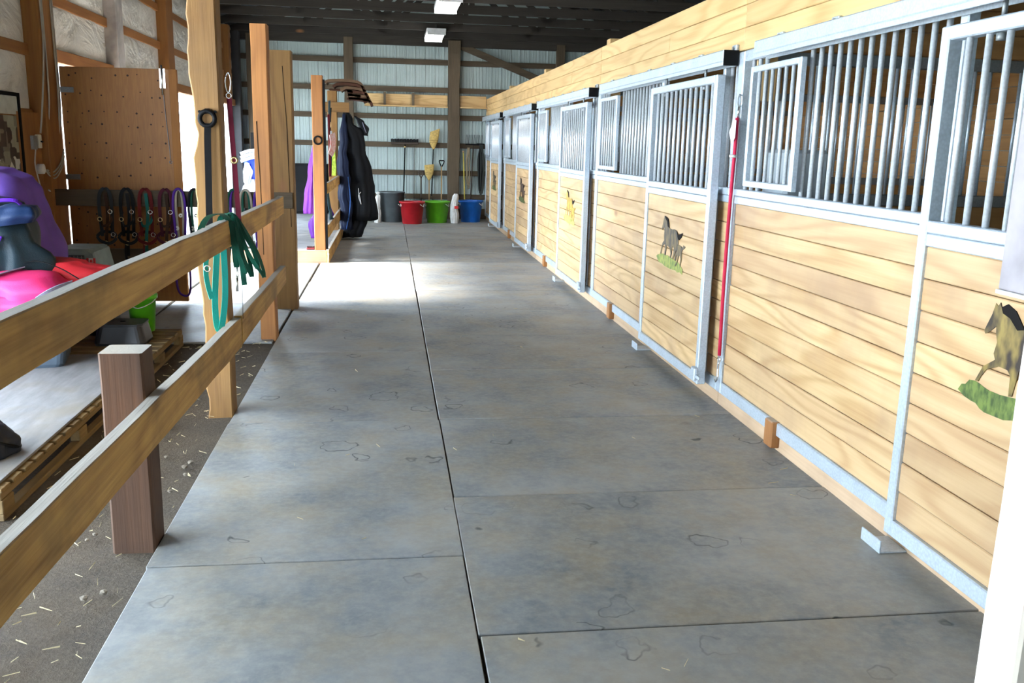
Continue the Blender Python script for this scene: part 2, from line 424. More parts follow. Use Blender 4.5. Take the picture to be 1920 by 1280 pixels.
# dirt floor
bm = bmesh.new()
nx, ny = 120, 320
gv = []
for j in range(ny+1):
    row = []
    for i in range(nx+1):
        x = XL-.02 + (XR+.04-XL)*((i/nx) if i/nx > .4 else i/nx); y = YF + (YB+.2-YF)*j/ny
        k = 1.0 if x < -1.24 and y < 9.0 else 0
        z = -.022 + k*(.012*noise.noise(Vector((x*2.2, y*2.2, 0))) + .008*noise.noise(Vector((x*9, y*9, 3))))
        row.append(bm.verts.new((x, y, z)))
    gv.append(row)
for j in range(ny):
    for i in range(nx): bm.faces.new((gv[j][i], gv[j][i+1], gv[j+1][i+1], gv[j+1][i]))
floor = obj('floor', mesh_from(bm, DIRT, True))
tag(floor, 'packed dirt floor with grey rubber stall mats laid down the aisle', 'floor', kind='structure')
def rmat(x0, x1, y0, y1, jig=.004):
    j = lambda: random.uniform(-jig, jig)
    o = box('rubber_mat', (x0+.004+j(), y0+.004+j(), -.02), (x1-.004+j(), y1-.004+j(), random.uniform(-.002, .001)), RUBBER, floor, .003)
    return o
S0, T0 = 2.73, 3.33
for k in range(-5, 14):
    y0, y1 = S0+1.2192*k, S0+1.2192*(k+1)
    if y1 < YB-.1: rmat(0, 1.83, y0, y1)
rmat(0, 1.83, S0+1.2192*14, YB-.12)
for k in range(-3, 9):
    rmat(-1.22, 0, T0+1.83*k, T0+1.83*(k+1))
for x0, x1 in ((-2.44, -1.24), (-3.40, -2.46)):
    for y0, y1 in ((7.38, 9.18), (9.18, 10.72), (10.72, 12.36)):
        rmat(x0, x1, y0, y1)
tag(rmat(-1.1, 0, 19.8, YB-.1))

# straw on the dirt
def straw_mesh(n, area, rnd, zf):
    bm = bmesh.new()
    for _ in range(n):
        x, y = area(rnd); a = rnd.uniform(0, PI); l = rnd.uniform(.012, .055); w_ = rnd.uniform(.0004, .0009)
        dx, dy = math.cos(a)*l/2, math.sin(a)*l/2; z = zf(x, y)
        px_, py_ = -math.sin(a)*w_, math.cos(a)*w_
        b0 = [Vector((x-dx-px_, y-dy-py_, z)), Vector((x+dx-px_, y+dy-py_, z+rnd.uniform(0, .01))), Vector((x+dx+px_, y+dy+py_, z+.004)), Vector((x-dx+px_, y-dy+py_, z))]
        t_ = [bm.verts.new(p) for p in b0]+[bm.verts.new(p+Vector((0, 0, .002))) for p in b0]
        for f in ((0, 1, 2, 3), (7, 6, 5, 4), (0, 4, 5, 1), (1, 5, 6, 2), (2, 6, 7, 3), (3, 7, 4, 0)): bm.faces.new([t_[i] for i in f])
    return bm
rnd = random.Random(3)
STRAW = plain('straw', (.75, .62, .36), .6, 0, .15, 3)
st = obj('straw', mesh_from(straw_mesh(240, lambda r: (r.uniform(-1.95, -1.25), r.uniform(2.2, 7.4)), rnd, lambda x, y: -.008), STRAW), floor)
st['kind'] = 'stuff'
st = obj('straw', mesh_from(straw_mesh(26, lambda r: (r.uniform(-1.1, 1.8), r.uniform(2.3, 9)), rnd, lambda x, y: .0015), STRAW), floor)
st['kind'] = 'stuff'
def pebble_me():
    bm = bmesh.new(); bmesh.ops.create_icosphere(bm, subdivisions=1, radius=.016)
    for v in bm.verts: v.co *= random.uniform(.7, 1.2)
    return mesh_from(bm, plain('pebble', (.27, .23, .18), .9))
pm = pebble_me()
for k in range(26):
    o = obj('pebble', pm, floor, (random.uniform(-1.85, -1.26), random.uniform(2.4, 7.3), -.006)); s = random.uniform(.4, 1.1); o.scale = (s, s, s*.7); o.rotation_euler.z = random.uniform(0, 6)

# left wall -------------------------------------------------------------
wl = boxes_mesh('wall_left', [((XL-.14, a, z0), (XL-.06, b, z1)) for a, b, z0, z1 in (
    (YF, ND[0], -.1, EAVE+.16), (ND[0], ND[1], ND[2], EAVE+.16), (ND[1], D1[0], -.1, EAVE+.16), (D1[0], D1[1], D1[2], EAVE+.16),
    (D1[1], D2[0], -.1, EAVE+.16), (D2[0], D2[1], D2[2], EAVE+.16), (D2[1], YB+.1, -.1, EAVE+.16))], plain('wall_sheathing', (.40, .38, .34), .8))
tag(wl, 'left barn wall with wrapped insulation, timber girts and open doorways', 'wall', kind='structure')
def pillow(y0, y1, z0, z1, seed):
    bm = bmesh.new(); n = 14; v = []
    for j in range(n+1):
        r = []
        for i in range(n+1):
            u, t_ = i/n, j/n; e = (1-abs(2*u-1)**4)*(1-abs(2*t_-1)**4)
            y = (y1-y0)*(u-.5); z = (z1-z0)*(t_-.5)
            x = .035*e + .03*e*noise.noise(Vector((y*2.3+z*1.4, z*3.2-y, seed))) + .012*e*noise.noise(Vector((y*7+z*4, z*9, seed)))
            r.append(bm.verts.new((x, y, z)))
        v.append(r)
    for j in range(n):
        for i in range(n): bm.faces.new((v[j][i], v[j][i+1], v[j+1][i+1], v[j+1][i]))
    return obj('insulation_panel', mesh_from(bm, INSUL, True), wl, (XL-.05, (y0+y1)/2, (z0+z1)/2))
posts_y = [6.6, 8.78, 11.2, 13.62, 16.1, 18.6]
zs = [.0, .6, 1.2, 1.78, 2.34, 2.86, 3.36]
sd = 1
for a, b in zip(posts_y, posts_y[1:]+[YB]):
    for z0, z1 in zip(zs, zs[1:]+[EAVE]):
        if a >= 8.7 and z1 < 2.40: continue
        sd += 1; pillow(a+.2, b+.02, z0+.05, z1, sd)
for z in zs[1:]:
    yy = [6.6, 8.78] if z < 2.3 else [6.6, YB]
    box('girt', (XL-.06, yy[0], z-.05), (XL-.015, yy[1], z+.05), girt_wood('Y'), wl)
for i, y in enumerate(posts_y):
    z0 = 0 if y < 9 or 13.5 < y < 14 else D1[2]
    m_ = plain('whitewashed_post', (.55, .52, .50), .8, 0, .2, 6) if i == 2 else girt_wood('Z')
    timber('post', (XL-.06, y+(.02 if i != 2 else 0), z0), (XL+.09, y+.40 if i in (1, 3) else y+.26, EAVE), m_, wl, seed=i)
box('header', (XL-.06, D1[0], D1[2]-.02), (XL+.03, YB, D1[2]+.10), girt_wood('Y'), wl)
timber('corner_post', (XL-.05, YB-.55, 0), (XL+.13, YB-.30, EAVE), plain('dark_corner', (.028, .027, .03), .7), wl, seed=9)
# unseen slab added over the open bay to keep direct sun out
po = boxes_mesh('sun_block_slab', [((XL-5.4, ND[0]-.9, 3.06), (XL-.14, ND[1]+.9, 3.12))], plain('white_slab', (.75, .75, .73), .7))
tag(po, 'flat white slab added outside the open bay to block the sun', 'sun blocker', kind='structure')
# white block added outside the far doorway to stop the sun there
sh_ = boxes_mesh('sun_block_outside', [((XL-5.2, 14.1, -.06), (XL-2.3, 23.0, 4.3))], plain('white_sun_block', (.82, .82, .80), .7))
tag(sh_, 'white block added outside the far doorway to block the sun', 'shed', kind='structure')
def gable(parent, y0, y1):
    z1 = RIDGE+.10; ze = EAVE+.075
    plate('gable', [(XL-.14, EAVE-.05), (XR+.14, EAVE-.05), (XR+.14, ze), (XM, z1), (XL-.14, ze)], y1-y0, SIDING, parent, (0, y0, 0), (1, 0, 0), (0, 0, 1), (0, 1, 0))
# back wall -------------------------------------------------------------
wb = boxes_mesh('wall_back', [((XL-.14, YB+.06, -.1), (XR+.14, YB+.12, EAVE)), ], SIDING)
gable(wb, YB+.06, YB+.12)
tag(wb, 'white ribbed metal end wall with dark timber girts and posts', 'wall', kind='structure')
def siding(x0, width, rib=.205):
    bm = bmesh.new(); n = int(round(width/rib)); pts = []
    for k in range(n):
        b = k*rib
        for dx, y in ((0, -.018), (.012, -.018), (.022, 0), (.072, 0), (.078, -.005), (.088, -.005), (.094, 0), (.13, 0), (.136, -.005), (.146, -.005), (.152, 0), (.183, 0), (.193, -.018)):
            pts.append((b+dx, y))
    pts.append((n*rib, -.018))
    a = [bm.verts.new((x-width/2, y, -EAVE/2)) for x, y in pts]; c = [bm.verts.new((x-width/2, y, EAVE/2)) for x, y in pts]
    for i in range(len(pts)-1): bm.faces.new((a[i], a[i+1], c[i+1], c[i]))
    return mesh_from(bm, SIDING)
sm = siding(0, .82)
x = XL
while x < XR-.2:
    obj('metal_sheet', sm, wb, (x+.41, YB+.05, EAVE/2)); x += .82
for z in (.48, .99, 1.58, 2.17, 2.74, 3.31):
    box('girt', (XL, YB-.02, z-.055), (XR, YB+.03, z+.055), old_wood('X'), wb)
box('base_board', (XL, YB-.03, 0), (XR, YB+.03, .22), old_wood('X'), wb)
timber('post', (.97, YB-.2, 0), (1.22, YB-.02, EAVE), old_wood('Z'), wb, wob=.02, seed=4)
for x in (-1.22, -3.2, 3.3, 4.8):
    timber('post', (x, YB-.16, 0), (x+.19, YB-.02, EAVE), old_wood('Z'), wb, wob=.01, seed=x)
bm = sweep([Vector((1.22, YB-.1, 3.66)), Vector((2.1, YB-.1, 3.33)), Vector((3.2, YB-.1, 2.92))], [(-.02, -.07), (.02, -.07), (.02, .07), (-.02, .07)], (0, 1, 0))
obj('brace', mesh_from(bm, old_wood('X')), wb)
box('top_plate', (XL, YB-.14, EAVE-.12), (XR, YB, EAVE+.14), dark_wood('X'), wb)

# right wall and front wall ----------------------------------------------
wr = boxes_mesh('wall_right', [((XR+.05, YF, -.1), (XR+.12, YB+.1, EAVE+.16))], SIDING)
tag(wr, 'outer right wall behind the stalls, lined with pine boards', 'wall', kind='structure')
for s in range(5):
    y0 = 1.62+3.755*s
    for k in range(17):
        z = .02+.15*k
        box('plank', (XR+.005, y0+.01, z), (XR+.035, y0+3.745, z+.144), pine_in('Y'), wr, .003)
for z in (2.68, 3.2):
    box('girt', (XR-.02, YF, z), (XR+.04, YB, z+.09), old_wood('Y'), wr)
wf = boxes_mesh('wall_front', [((XL-.14, YF-.12, -.1), (RD[0], YF-.04, EAVE)), ((RD[1], YF-.12, -.1), (XR+.14, YF-.04, EAVE)), ((RD[0], YF-.12, RD[2]), (RD[1], YF-.04, EAVE))], SIDING)
gable(wf, YF-.12, YF-.04)
tag(wf, 'white metal end wall behind the viewer with a wide open doorway', 'wall', kind='structure')

# roof and trusses ---------------------------------------------------------
bm = bmesh.new()
prof = [(XL-.5, EAVE-.14), (XM, RIDGE), (XR+.5, EAVE-.14)]
for (xa, za), (xb, zb) in zip(prof, prof[1:]):
    v = []
    for (x, z) in ((xa, za), (xb, zb)):
        for y in (YF-.4, YB+.4):
            for dz in (0, .05): v.append(bm.verts.new((x, y, z+dz+.08)))
    for f in ((0, 2, 6, 4), (1, 5, 7, 3), (0, 1, 3, 2), (4, 6, 7, 5), (0, 4, 5, 1), (2, 3, 7, 6)): bm.faces.new([v[i] for i in f])
bmesh.ops.recalc_face_normals(bm, faces=bm.faces[:])
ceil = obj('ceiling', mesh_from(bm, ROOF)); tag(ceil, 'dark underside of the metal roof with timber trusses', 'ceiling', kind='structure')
def beam2(p, q, hh=.07, th=.019):
    return [Vector(p), (Vector(p)+Vector(q))/2, Vector(q)], [(-th, -hh), (th, -hh), (th, hh), (-th, hh)]
def truss_me():
    bm = bmesh.new()
    zb = EAVE+.07; web = []
    def add(p, q, hh=.06):
        a, pr = beam2(p, q, hh); b = sweep(a, pr, (0, 1, 0)); me = bpy.data.meshes.new('t'); b.to_mesh(me); b.free(); bm.from_mesh(me); bpy.data.meshes.remove(me)
    add((XL, 0, zb), (XR, 0, zb), .07)
    add((XL, 0, EAVE+.03), (XM, 0, RIDGE)); add((XM, 0, RIDGE), (XR, 0, EAVE+.03))
    add((XM, 0, zb), (XM, 0, RIDGE), .045)
    for sgn in (-1, 1):
        hw = 4.52
        add((XM+sgn*hw*.33, 0, zb), (XM, 0, RIDGE-.1), .045); add((XM+sgn*hw*.33, 0, zb), (XM+sgn*hw*.52, 0, EAVE+.03+(RIDGE-EAVE)*.48), .045)
        add((XM+sgn*hw*.66, 0, zb), (XM+sgn*hw*.52, 0, EAVE+.03+(RIDGE-EAVE)*.48), .045)
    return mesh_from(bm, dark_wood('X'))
tm = truss_me()
y = YB-.55
while y > -3.6:
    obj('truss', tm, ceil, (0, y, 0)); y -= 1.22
for sgn in (-1, 1):
    for k in range(6):
        f = k/5.5; x = XM+sgn*4.5*f; z = RIDGE-(RIDGE-EAVE)*f
        box('purlin', (x-.045, YF, z+.04), (x+.045, YB, z+.085), dark_wood('Y'), ceil)

# ================================================================== STALLS
P = 3.755
YN = [1.62+P*i for i in range(5)]
trim = boxes_mesh('trim_1', [((1.845, YN[0]-3, 2.19), (1.86, YB, 2.58))], pine_hdr('Y'))
tag(trim, 'yellow pine board header above the stall fronts', 'header', kind='structure')
for s in range(6):
    y0 = YN[0]-P+P*s
    for k in range(3):
        z = 2.192+.131*k; ys = [y0, y0+P]
        if k == 1: ys = [y0, y0+1.5, y0+P]
        for a, b in zip(ys, ys[1:]):
            box('plank', (1.808+random.uniform(0, .003), a+.002, z), (1.844, min(b-.002, YB), z+.1285), pine_hdr('Y'), trim, .004)
for s in range(1, 5):
    box('post_stub', (1.87, YN[s]-.07, 1.9), (2.0, YN[s]+.07, 2.66), pine_hdr('Z'), trim, .005)

HORSE = [(335,265),(375,290),(400,320),(415,400),(425,470),(470,490),(520,490),(560,510),(585,580),(625,560),(655,548),(640,610),(610,655),(592,650),(595,720),(585,790),(560,850),(540,910),(520,985),(500,980),(525,880),(530,800),(500,770),(490,840),(495,890),(480,965),(465,960),(475,890),(455,800),(400,755),(395,830),(385,930),(365,930),(372,830),(370,740),(330,770),(315,850),(310,915),(290,910),(300,830),(320,730),(350,680),(340,600),(345,520),(340,460),(320,470),(305,508),(295,480),(310,400),(320,330)]
FOAL = [(600,735),(640,750),(665,785),(680,740),(710,760),(700,790),(670,810),(660,850),(665,960),(650,1070),(640,1070),(645,960),(630,900),(615,920),(600,1010),(575,1090),(560,1090),(590,1000),(595,920),(580,910),(570,1000),(545,1000),(550,920),(570,850),(575,790)]
GRASS = [(215,960),(250,930),(262,940),(290,900),(310,922),(340,905),(370,930),(420,928),(470,960),(515,962),(560,1000),(610,1022),(650,1075),(690,1130),(682,1210),(640,1178),(600,1190),(570,1158),(540,1160),(480,1150),(430,1135),(380,1118),(330,1080),(290,1072),(260,1050)]
MANE = [(335,262),(375,285),(402,318),(420,400),(428,465),(400,440),(385,360),(355,310)]
TAIL = [(560,510),(585,580),(625,560),(658,545),(642,612),(610,657),(590,650),(575,600)]
def dmat(name, a, b, sc_=26):
    if name in MATS: return MATS[name]
    m, t, bb = nt(name); v = coords(t, (1, 1, .5), False)
    L(t, mixc(t, ramp(t, noise_n(t, v, sc_, 3), .38, .62), a, b), bb.inputs['Base Color']); bb.inputs['Roughness'].default_value = .45
    MATS[name] = m; return m
COAT = [dmat('decal_bay', (.030, .016, .008), (.15, .10, .025)), dmat('decal_bay', (0, 0, 0), (0, 0, 0)), dmat('decal_gold', (.30, .15, .02), (.62, .44, .06)), dmat('decal_dark', (.04, .018, .01), (.10, .05, .025)), dmat('decal_drab', (.05, .035, .022), (.12, .09, .05))]  # coat tones per door, the farthest a muted brown
GRN = [dmat('decal_grass', (.10, .17, .01), (.36, .38, .05), 40), dmat('decal_grass_pale', (.30, .30, .04), (.55, .50, .15), 40), dmat('decal_grass_dark', (.05, .075, .015), (.12, .14, .04), 40)]
DARKHAIR = plain('decal_hair', (.008, .006, .005), .7)
def uv(poly):
    return [((x-215)*(.64/475), -(y-930-.25*(x-215))*.00043) for x, y in poly]
def decal(parent, ya, z0, coat, grn, mirror=False, X=1.716):
    ax = dict(ux=(0, -1, 0), uz=(0, 0, 1), nrm=(-1, 0, 0))
    d_ = plate('decal', uv(GRASS), .0015, grn, parent, (X, ya, z0), **ax)
    plate('mare', uv(HORSE), .003, coat, d_, (X, ya, z0), **ax)
    plate('foal', uv(FOAL), .0035, coat, d_, (X, ya, z0), **ax)
    plate('mane', uv(MANE), .004, DARKHAIR, d_, (X, ya, z0), **ax)
    plate('tail', uv(TAIL), .004, DARKHAIR, d_, (X, ya, z0), **ax)
    return d_
H1 = [(866,488),(880,505),(893,486),(903,515),(935,500),(985,540),(1050,640),(1120,660),(1200,665),(1240,700),(1235,780),(1200,830),(1190,900),(1170,985),(1150,985),(1160,900),(1140,830),(1050,850),(1030,990),(1010,990),(1005,880),(985,850),(930,830),(860,850),(832,890),(820,917),(800,912),(838,832),(905,795),(892,760),(903,700),(890,650),(886,612),(848,642),(824,650),(817,630),(852,545)]
G1 = [(695,968),(715,935),(740,935),(762,910),(800,915),(830,930),(862,950),(893,965),(960,985),(1060,1000),(1200,1020),(1230,1060),(1150,1110),(1000,1120),(880,1088),(850,1070),(820,1040),(790,1030),(740,1005)]
def uv1(poly): return [((x-700)*.00083, -(y-960-.30*(x-700))*.00063) for x, y in poly]

FRONT_L = ['pine and bar stall front nearest the viewer, with hay hatch', 'pine and bar stall front with the red lead rope hanging at its near end',
           'middle one of the five pine and bar stall fronts', 'fourth pine and bar stall front down the aisle', 'farthest pine and bar stall front, against the metal end wall']
DOOR_L = ['nearest sliding stall door, its horse decal cut off by the pale post', 'sliding stall door with the dark bay mare and foal decal, next to the red lead rope',
          'sliding stall door with the golden mare and foal decal', 'sliding stall door with dark mare decal, second from the metal end wall', 'farthest sliding stall door with dark decal near the blue tub']
FX = 1.80
SILL = wood('sill_timber', (.60, .42, .27), (.42, .27, .16), 'Y', rings=30, ring_amt=.3, fine_amt=.4, stain=(.30, .2, .13), stain_amt=.5, rough=.8)
NB = 9
for s, yn in enumerate(YN):
    yf = yn+P
    if s == 4: yf = YB-.14
    st = thing('stall_front', FRONT_L[s], 'stall front', (1.83, yn, 0), 'stall fronts along the aisle')
    ya_ = yn+.0425 if s else yn-.0425
    box('sill_board', (1.825, ya_, -.018), (1.865, yf+.0425, .085), SILL, st, .006)
    dy0, dy1 = yn+.30, yn+1.60          # doorway
    pw = .085
    box('post', (FX, yf-pw/2, .086), (FX+.06, yf+pw/2, 2.185), GALV, st, .006)
    if s == 0: box('post', (FX, yn-pw/2, .086), (FX+.06, yn+pw/2, 2.185), GALV, st, .006)
    box('post', (FX+.005, dy1-.02, .085), (FX+.055, dy1+.03, 2.13), GALV, st, .005)
    box('post', (FX+.005, dy0-.03, .085), (FX+.055, dy0+.01, 2.13), GALV, st, .005)
    box('bottom_rail', (FX+.002, yn+.045, .085), (FX+.055, yf-.045, .160), GALV, st, .006)
    box('top_rail', (FX+.002, yn+.045, 2.125), (FX+.05, yf-.045, 2.188), GALV, st, .006)
    for a, b in ((yn+pw/2, dy0-.03), (dy1+.03, yf-pw/2)):
        box('mid_rail', (FX-.004, a, 1.338), (FX+.052, b, 1.382), GALV, st, .005)
        box('board_channel', (FX+.001, a, 1.292), (FX+.05, b, 1.336), GALV, st, .004)
        for k in range(NB):
            h = (1.292-.16)/NB; z = .16+h*k
            box('plank', (FX+.016+random.uniform(-.002, .002), a, z+.0015), (FX+.046, b, z+h-.0015), pine('Y'), st, .004)
    if s == 4:
        pass
    # bars
    n = 2
    for k in range(2):
        y = yn+.11+.085*k; rod('bar', (FX+.027, y, 1.38), (FX+.027, y, 2.127), .0125, BARM, st)
    y0, y1 = dy1+.03, yf-pw/2
    n = int((y1-y0)/.092)
    for k in range(1, n):
        y = y0+(y1-y0)*k/n
        if yf-.82 < y < yf-.36: continue
        rod('bar', (FX+.027, y, 1.38), (FX+.027, y, 2.127), .0125, BARM, st)
    # hay hatch
    ha, hb = yf-.92, yf-.27
    fd = box('hay_hatch', (FX-.045, ha, 1.405), (FX-.012, ha+.04, 2.075), GALV, st, .004)
    for lo, hi in (((FX-.045, hb-.028, 1.405), (FX-.012, hb, 2.075)), ((FX-.045, ha+.04, 2.042), (FX-.012, hb-.028, 2.075)), ((FX-.045, ha+.04, 1.405), (FX-.012, hb-.028, 1.44))):
        box('hatch_rail', lo, hi, GALV, fd, .004)
    for k in range(1, 7):
        y = ha+.03+(hb-ha-.04)*k/7; rod('hatch_bar', (FX-.028, y, 1.44), (FX-.028, y, 2.042), .0105, BARM, fd)
    # track
    ta, tb = yn+.03, yn+3.33
    if s == 4: tb = yf-.1
    tr = box('door_track', (FX-.10, ta+.01, 2.128), (FX-.006, tb, 2.197), GALV, st, .006)
    box('track_lip', (FX-.10, ta+.01, 2.105), (FX-.092, tb, 2.128), GALV, tr, .002)
    box('track_lip', (FX-.018, ta+.01, 2.105), (FX-.010, tb, 2.128), GALV, tr, .002)
    box('track_end', (FX-.10, ta-.002, 2.105), (FX-.006, ta+.009, 2.195), DKSTEEL, tr, .002)
    for k in range(6):
        y = ta+.04+(tb-ta-.2)*k/5
        bk = box('bracket', (FX-.012, y, 2.19), (FX+.007, y+.07, 2.232), GALV, st, .003)
        rod('bolt', (FX-.022, y+.035, 2.213), (FX-.010, y+.035, 2.213), .011, STEEL_D, bk, 6)
    # stop block + floor guide
    if s < 4:
        yb = yn+2.90
        box('stop_block', (1.775, yb-.05, .015), (1.83, yb+.05, .165), red_wood('Z'), st, .006)
    gd = box('floor_guide', (FX-.100, dy1-.02, .0), (FX-.092, dy1+.13, .055), GALV, st, .004)
    box('guide_foot', (FX-.092, dy1-.02, .0), (1.824, dy1+.13, .008), GALV, gd, .003)

    # sliding door
    da, db = yn+.14, yn+1.585
    dr = thing('stall_door', DOOR_L[s], 'stall door', (FX-.06, (da+db)/2, .09), 'sliding stall doors')
    X0, X1 = FX-.092, FX-.035
    box('stile', (X0, da, .10), (X1, da+.052, 2.062), GALV, dr, .005)
    box('stile', (X0, db-.052, .10), (X1, db, 2.062), GALV, dr, .005)
    box('top_rail', (X0, da+.052, 2.012), (X1, db-.052, 2.062), GALV, dr, .005)
    box('mid_rail', (X0, da+.052, 1.322), (X1, db-.052, 1.368), GALV, dr, .005)
    box('board_channel', (X0+.004, da+.052, 1.272), (X1, db-.052, 1.320), GALV, dr, .004)
    box('bottom_rail', (X0, da+.052, .10), (X1, db-.052, .168), GALV, dr, .005)
    for k in range(NB):
        h = (1.272-.168)/NB; z = .168+h*k
        box('plank', (X0+.014+random.uniform(-.002, .002), da+.052, z+.0015), (X1-.012, db-.052, z+h-.0015), pine('Y'), dr, .004)
    n = 13
    for k in range(1, n):
        y = da+.03+(db-da-.06)*k/n; rod('bar', (X0+.028, y, 1.366), (X0+.028, y, 2.015), .0125, BARM, dr)
    for y in (da+.30, db-.30):
        hg = rod('hanger_rod', (X0+.03, y, 2.06), (X0+.03, y, 2.125), .009, STEEL_D, dr, 8)
        rod('hanger_nut', (X0+.03, y, 1.985), (X0+.03, y, 2.01), .016, STEEL_D, hg, 6)
    lt = box('latch', (X0-.03, da-.02, .13), (X0, da+.05, .215), GALV, dr, .006)
    box('latch_bolt', (X0-.022, da-.085, .150), (X0-.008, da-.02, .172), GALV, lt, .004)
    if s == 0:
        d_ = plate('decal', uv1(G1), .0015, dmat('decal_grass_deep', (.04, .075, .012), (.16, .22, .04), 40), dr, (1.7215, 2.86, .80), (0, -1, 0), (0, 0, 1), (-1, 0, 0))
        plate('horse', uv1(H1), .003, dmat('decal_olive', (.025, .013, .006), (.30, .21, .05), 18), d_, (1.7215, 2.86, .80), (0, -1, 0), (0, 0, 1), (-1, 0, 0))
        plate('mane', uv1([(893,486),(903,512),(938,498),(990,540),(1050,640),(1010,640),(960,575),(915,545)]), .004, DARKHAIR, d_, (1.7215, 2.86, .80), (0, -1, 0), (0, 0, 1), (-1, 0, 0))
    else:
        decal(dr, yn+1.24, .83, COAT[s], GRN[[0, 0, 1, 2, 2][s]], X=1.7205)

# partitions between the stalls
PART_L = ['stall partition beside the viewer', 'barred pine partition behind the stall post with the red lead rope', 'barred pine partition between the second and third stalls', 'barred pine partition between the third and fourth stalls', 'barred pine partition before the last stall']
for s, yn in enumerate(YN):
    if s == 0: continue
    pt = thing('stall_partition', PART_L[s], 'partition', (3.6, yn, 0), 'barred partitions between the stalls')
    for k in range(NB):
        h = 1.29/NB
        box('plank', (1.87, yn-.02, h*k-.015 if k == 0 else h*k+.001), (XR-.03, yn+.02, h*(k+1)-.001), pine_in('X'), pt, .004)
    box('mid_rail', (1.87, yn-.026, 1.29), (XR-.03, yn+.026, 1.36), STEEL_D, pt, .004)
    box('top_rail', (1.87, yn-.026, 2.12), (XR-.03, yn+.026, 2.19), STEEL_D, pt, .004)
    box('end_post', (3.7, yn-.026, 1.36), (3.75, yn+.026, 2.12), STEEL_D, pt, .004)
    n = 36
    for k in range(1, n):
        x = 1.87+(XR-1.9)*k/n
        if abs(x-3.72) > .05: rod('bar', (x, yn, 1.355), (x, yn, 2.125), .0105, GALV, pt, 8)
    for k in range(3):
        z = 2.195+.14*k
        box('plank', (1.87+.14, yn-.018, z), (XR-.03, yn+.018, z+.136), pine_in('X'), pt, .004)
# water box inside the near stall, behind the hay hatch
wbx = box('corner_feeder', (1.87, 4.78, 1.22), (2.12, 5.10, 1.62), plain('grey_plastic_feeder', (.36, .40, .43), .5), None, .02)
tag(wbx, 'grey plastic corner feeder seen through the nearest hay hatch', 'feeder')
for k in range(4):
    pass

# red lead rope on the stall post
ld = thing('lead_rope', 'red lead rope hung full length on the stall post, with white tag', 'lead rope', (1.775, 5.37, 0))
RED = cloth('red_rope', (.62, .02, .07), .6)
cable('rope', [(1.785, 5.335, 1.80), (1.782, 5.33, 1.6), (1.775, 5.33, 1.2), (1.772, 5.325, .8), (1.775, 5.32, .34)], .0115, RED, ld)
ring('snap_ring', (1.79, 5.335, 1.90), .022, .004, STEEL_D, ld, 'X', sy=1.5)
rod('chain_link', (1.79, 5.335, 1.87), (1.788, 5.335, 1.80), .006, CHROME, ld)
ring('rope_stopper', (1.772, 5.33, 1.575), .014, .010, plain('white_band', (.8, .75, .7)), ld, 'Z')
plate('tag', [(0, -.07), (.05, -.03), (.05, .07), (0, .07), (-.05, .0)], .002, plain('white_tag', (.85, .85, .85), .5), ld, (1.765, 5.345, 1.715), (0, -1, 0), (0, 0, 1), (-1, 0, 0))
ring('snap_ring', (1.775, 5.32, .315), .018, .004, CHROME, ld, 'X')
cable('snap_hook', [(1.775, 5.32, .295), (1.775, 5.325, .25), (1.77, 5.31, .2), (1.772, 5.345, .165), (1.775, 5.375, .19)], .006, CHROME, ld)

# pale post and hanging board close to the viewer
pp = timber('pale_post', (1.21, 1.78, -.02), (1.36, 1.92, EAVE+.0), white_wood('Z'), None, seed=5)
tag(pp, 'pale brightly lit timber post at the right edge of the picture', 'post')
hb = thing('sign_board', 'grey board hanging on the nearest stall door above the decal', 'board', (1.69, 2.4, 1.6))
box('board', (1.66, 2.14, 1.19), (1.70, 2.645, 2.0), plain('mauve_board', (.42, .38, .40), .6), hb, .004)
box('edge_strip', (1.655, 2.14, 1.175), (1.702, 2.65, 1.189), plain('white_strip', (.8, .78, .78), .5), hb, .002)
for y in (2.2, 2.58): rod('hook', (1.68, y, 2.0), (1.70, y, 2.10), .006, STEEL_D, hb)

# ================================================================== CEILING LIGHTS
def strip_light(y, label):
    t_ = thing('ceiling_light', label, 'light', (.60, y, 3.5), 'fluorescent lights over the aisle')
    box('housing', (.42, y-.62, 3.66), (.78, y+.62, 3.72), plain('white_housing', (.8, .8, .8), .4), t_, .005)
    m, t, b = nt('lamp_glow'); b.inputs['Emission Color'].default_value = (1, .98, .95, 1); b.inputs['Emission Strength'].default_value = 14
    b.inputs['Base Color'].default_value = (.9, .9, .9, 1)
    for k in range(4):
        x = .46+.093*k; rod('tube', (x, y-.6, 3.635), (x, y+.6, 3.635), .020, m, t_, 10)
    for yy in (y-.5, y+.5):
        rod('hanger', (.6, yy, 3.72), (.6, yy, 3.80), .004, STEEL_D, t_, 6)
    for yy in (y-.61, y+.61):
        box('end_cap', (.425, yy-.012, 3.60), (.775, yy+.012, 3.66), plain('white_housing', (.8, .8, .8), .4), t_, .003)
strip_light(18.3, 'fluorescent ceiling light nearer the metal end wall, lower of the two')
strip_light(14.25, 'fluorescent ceiling light cut by the top edge of the picture')

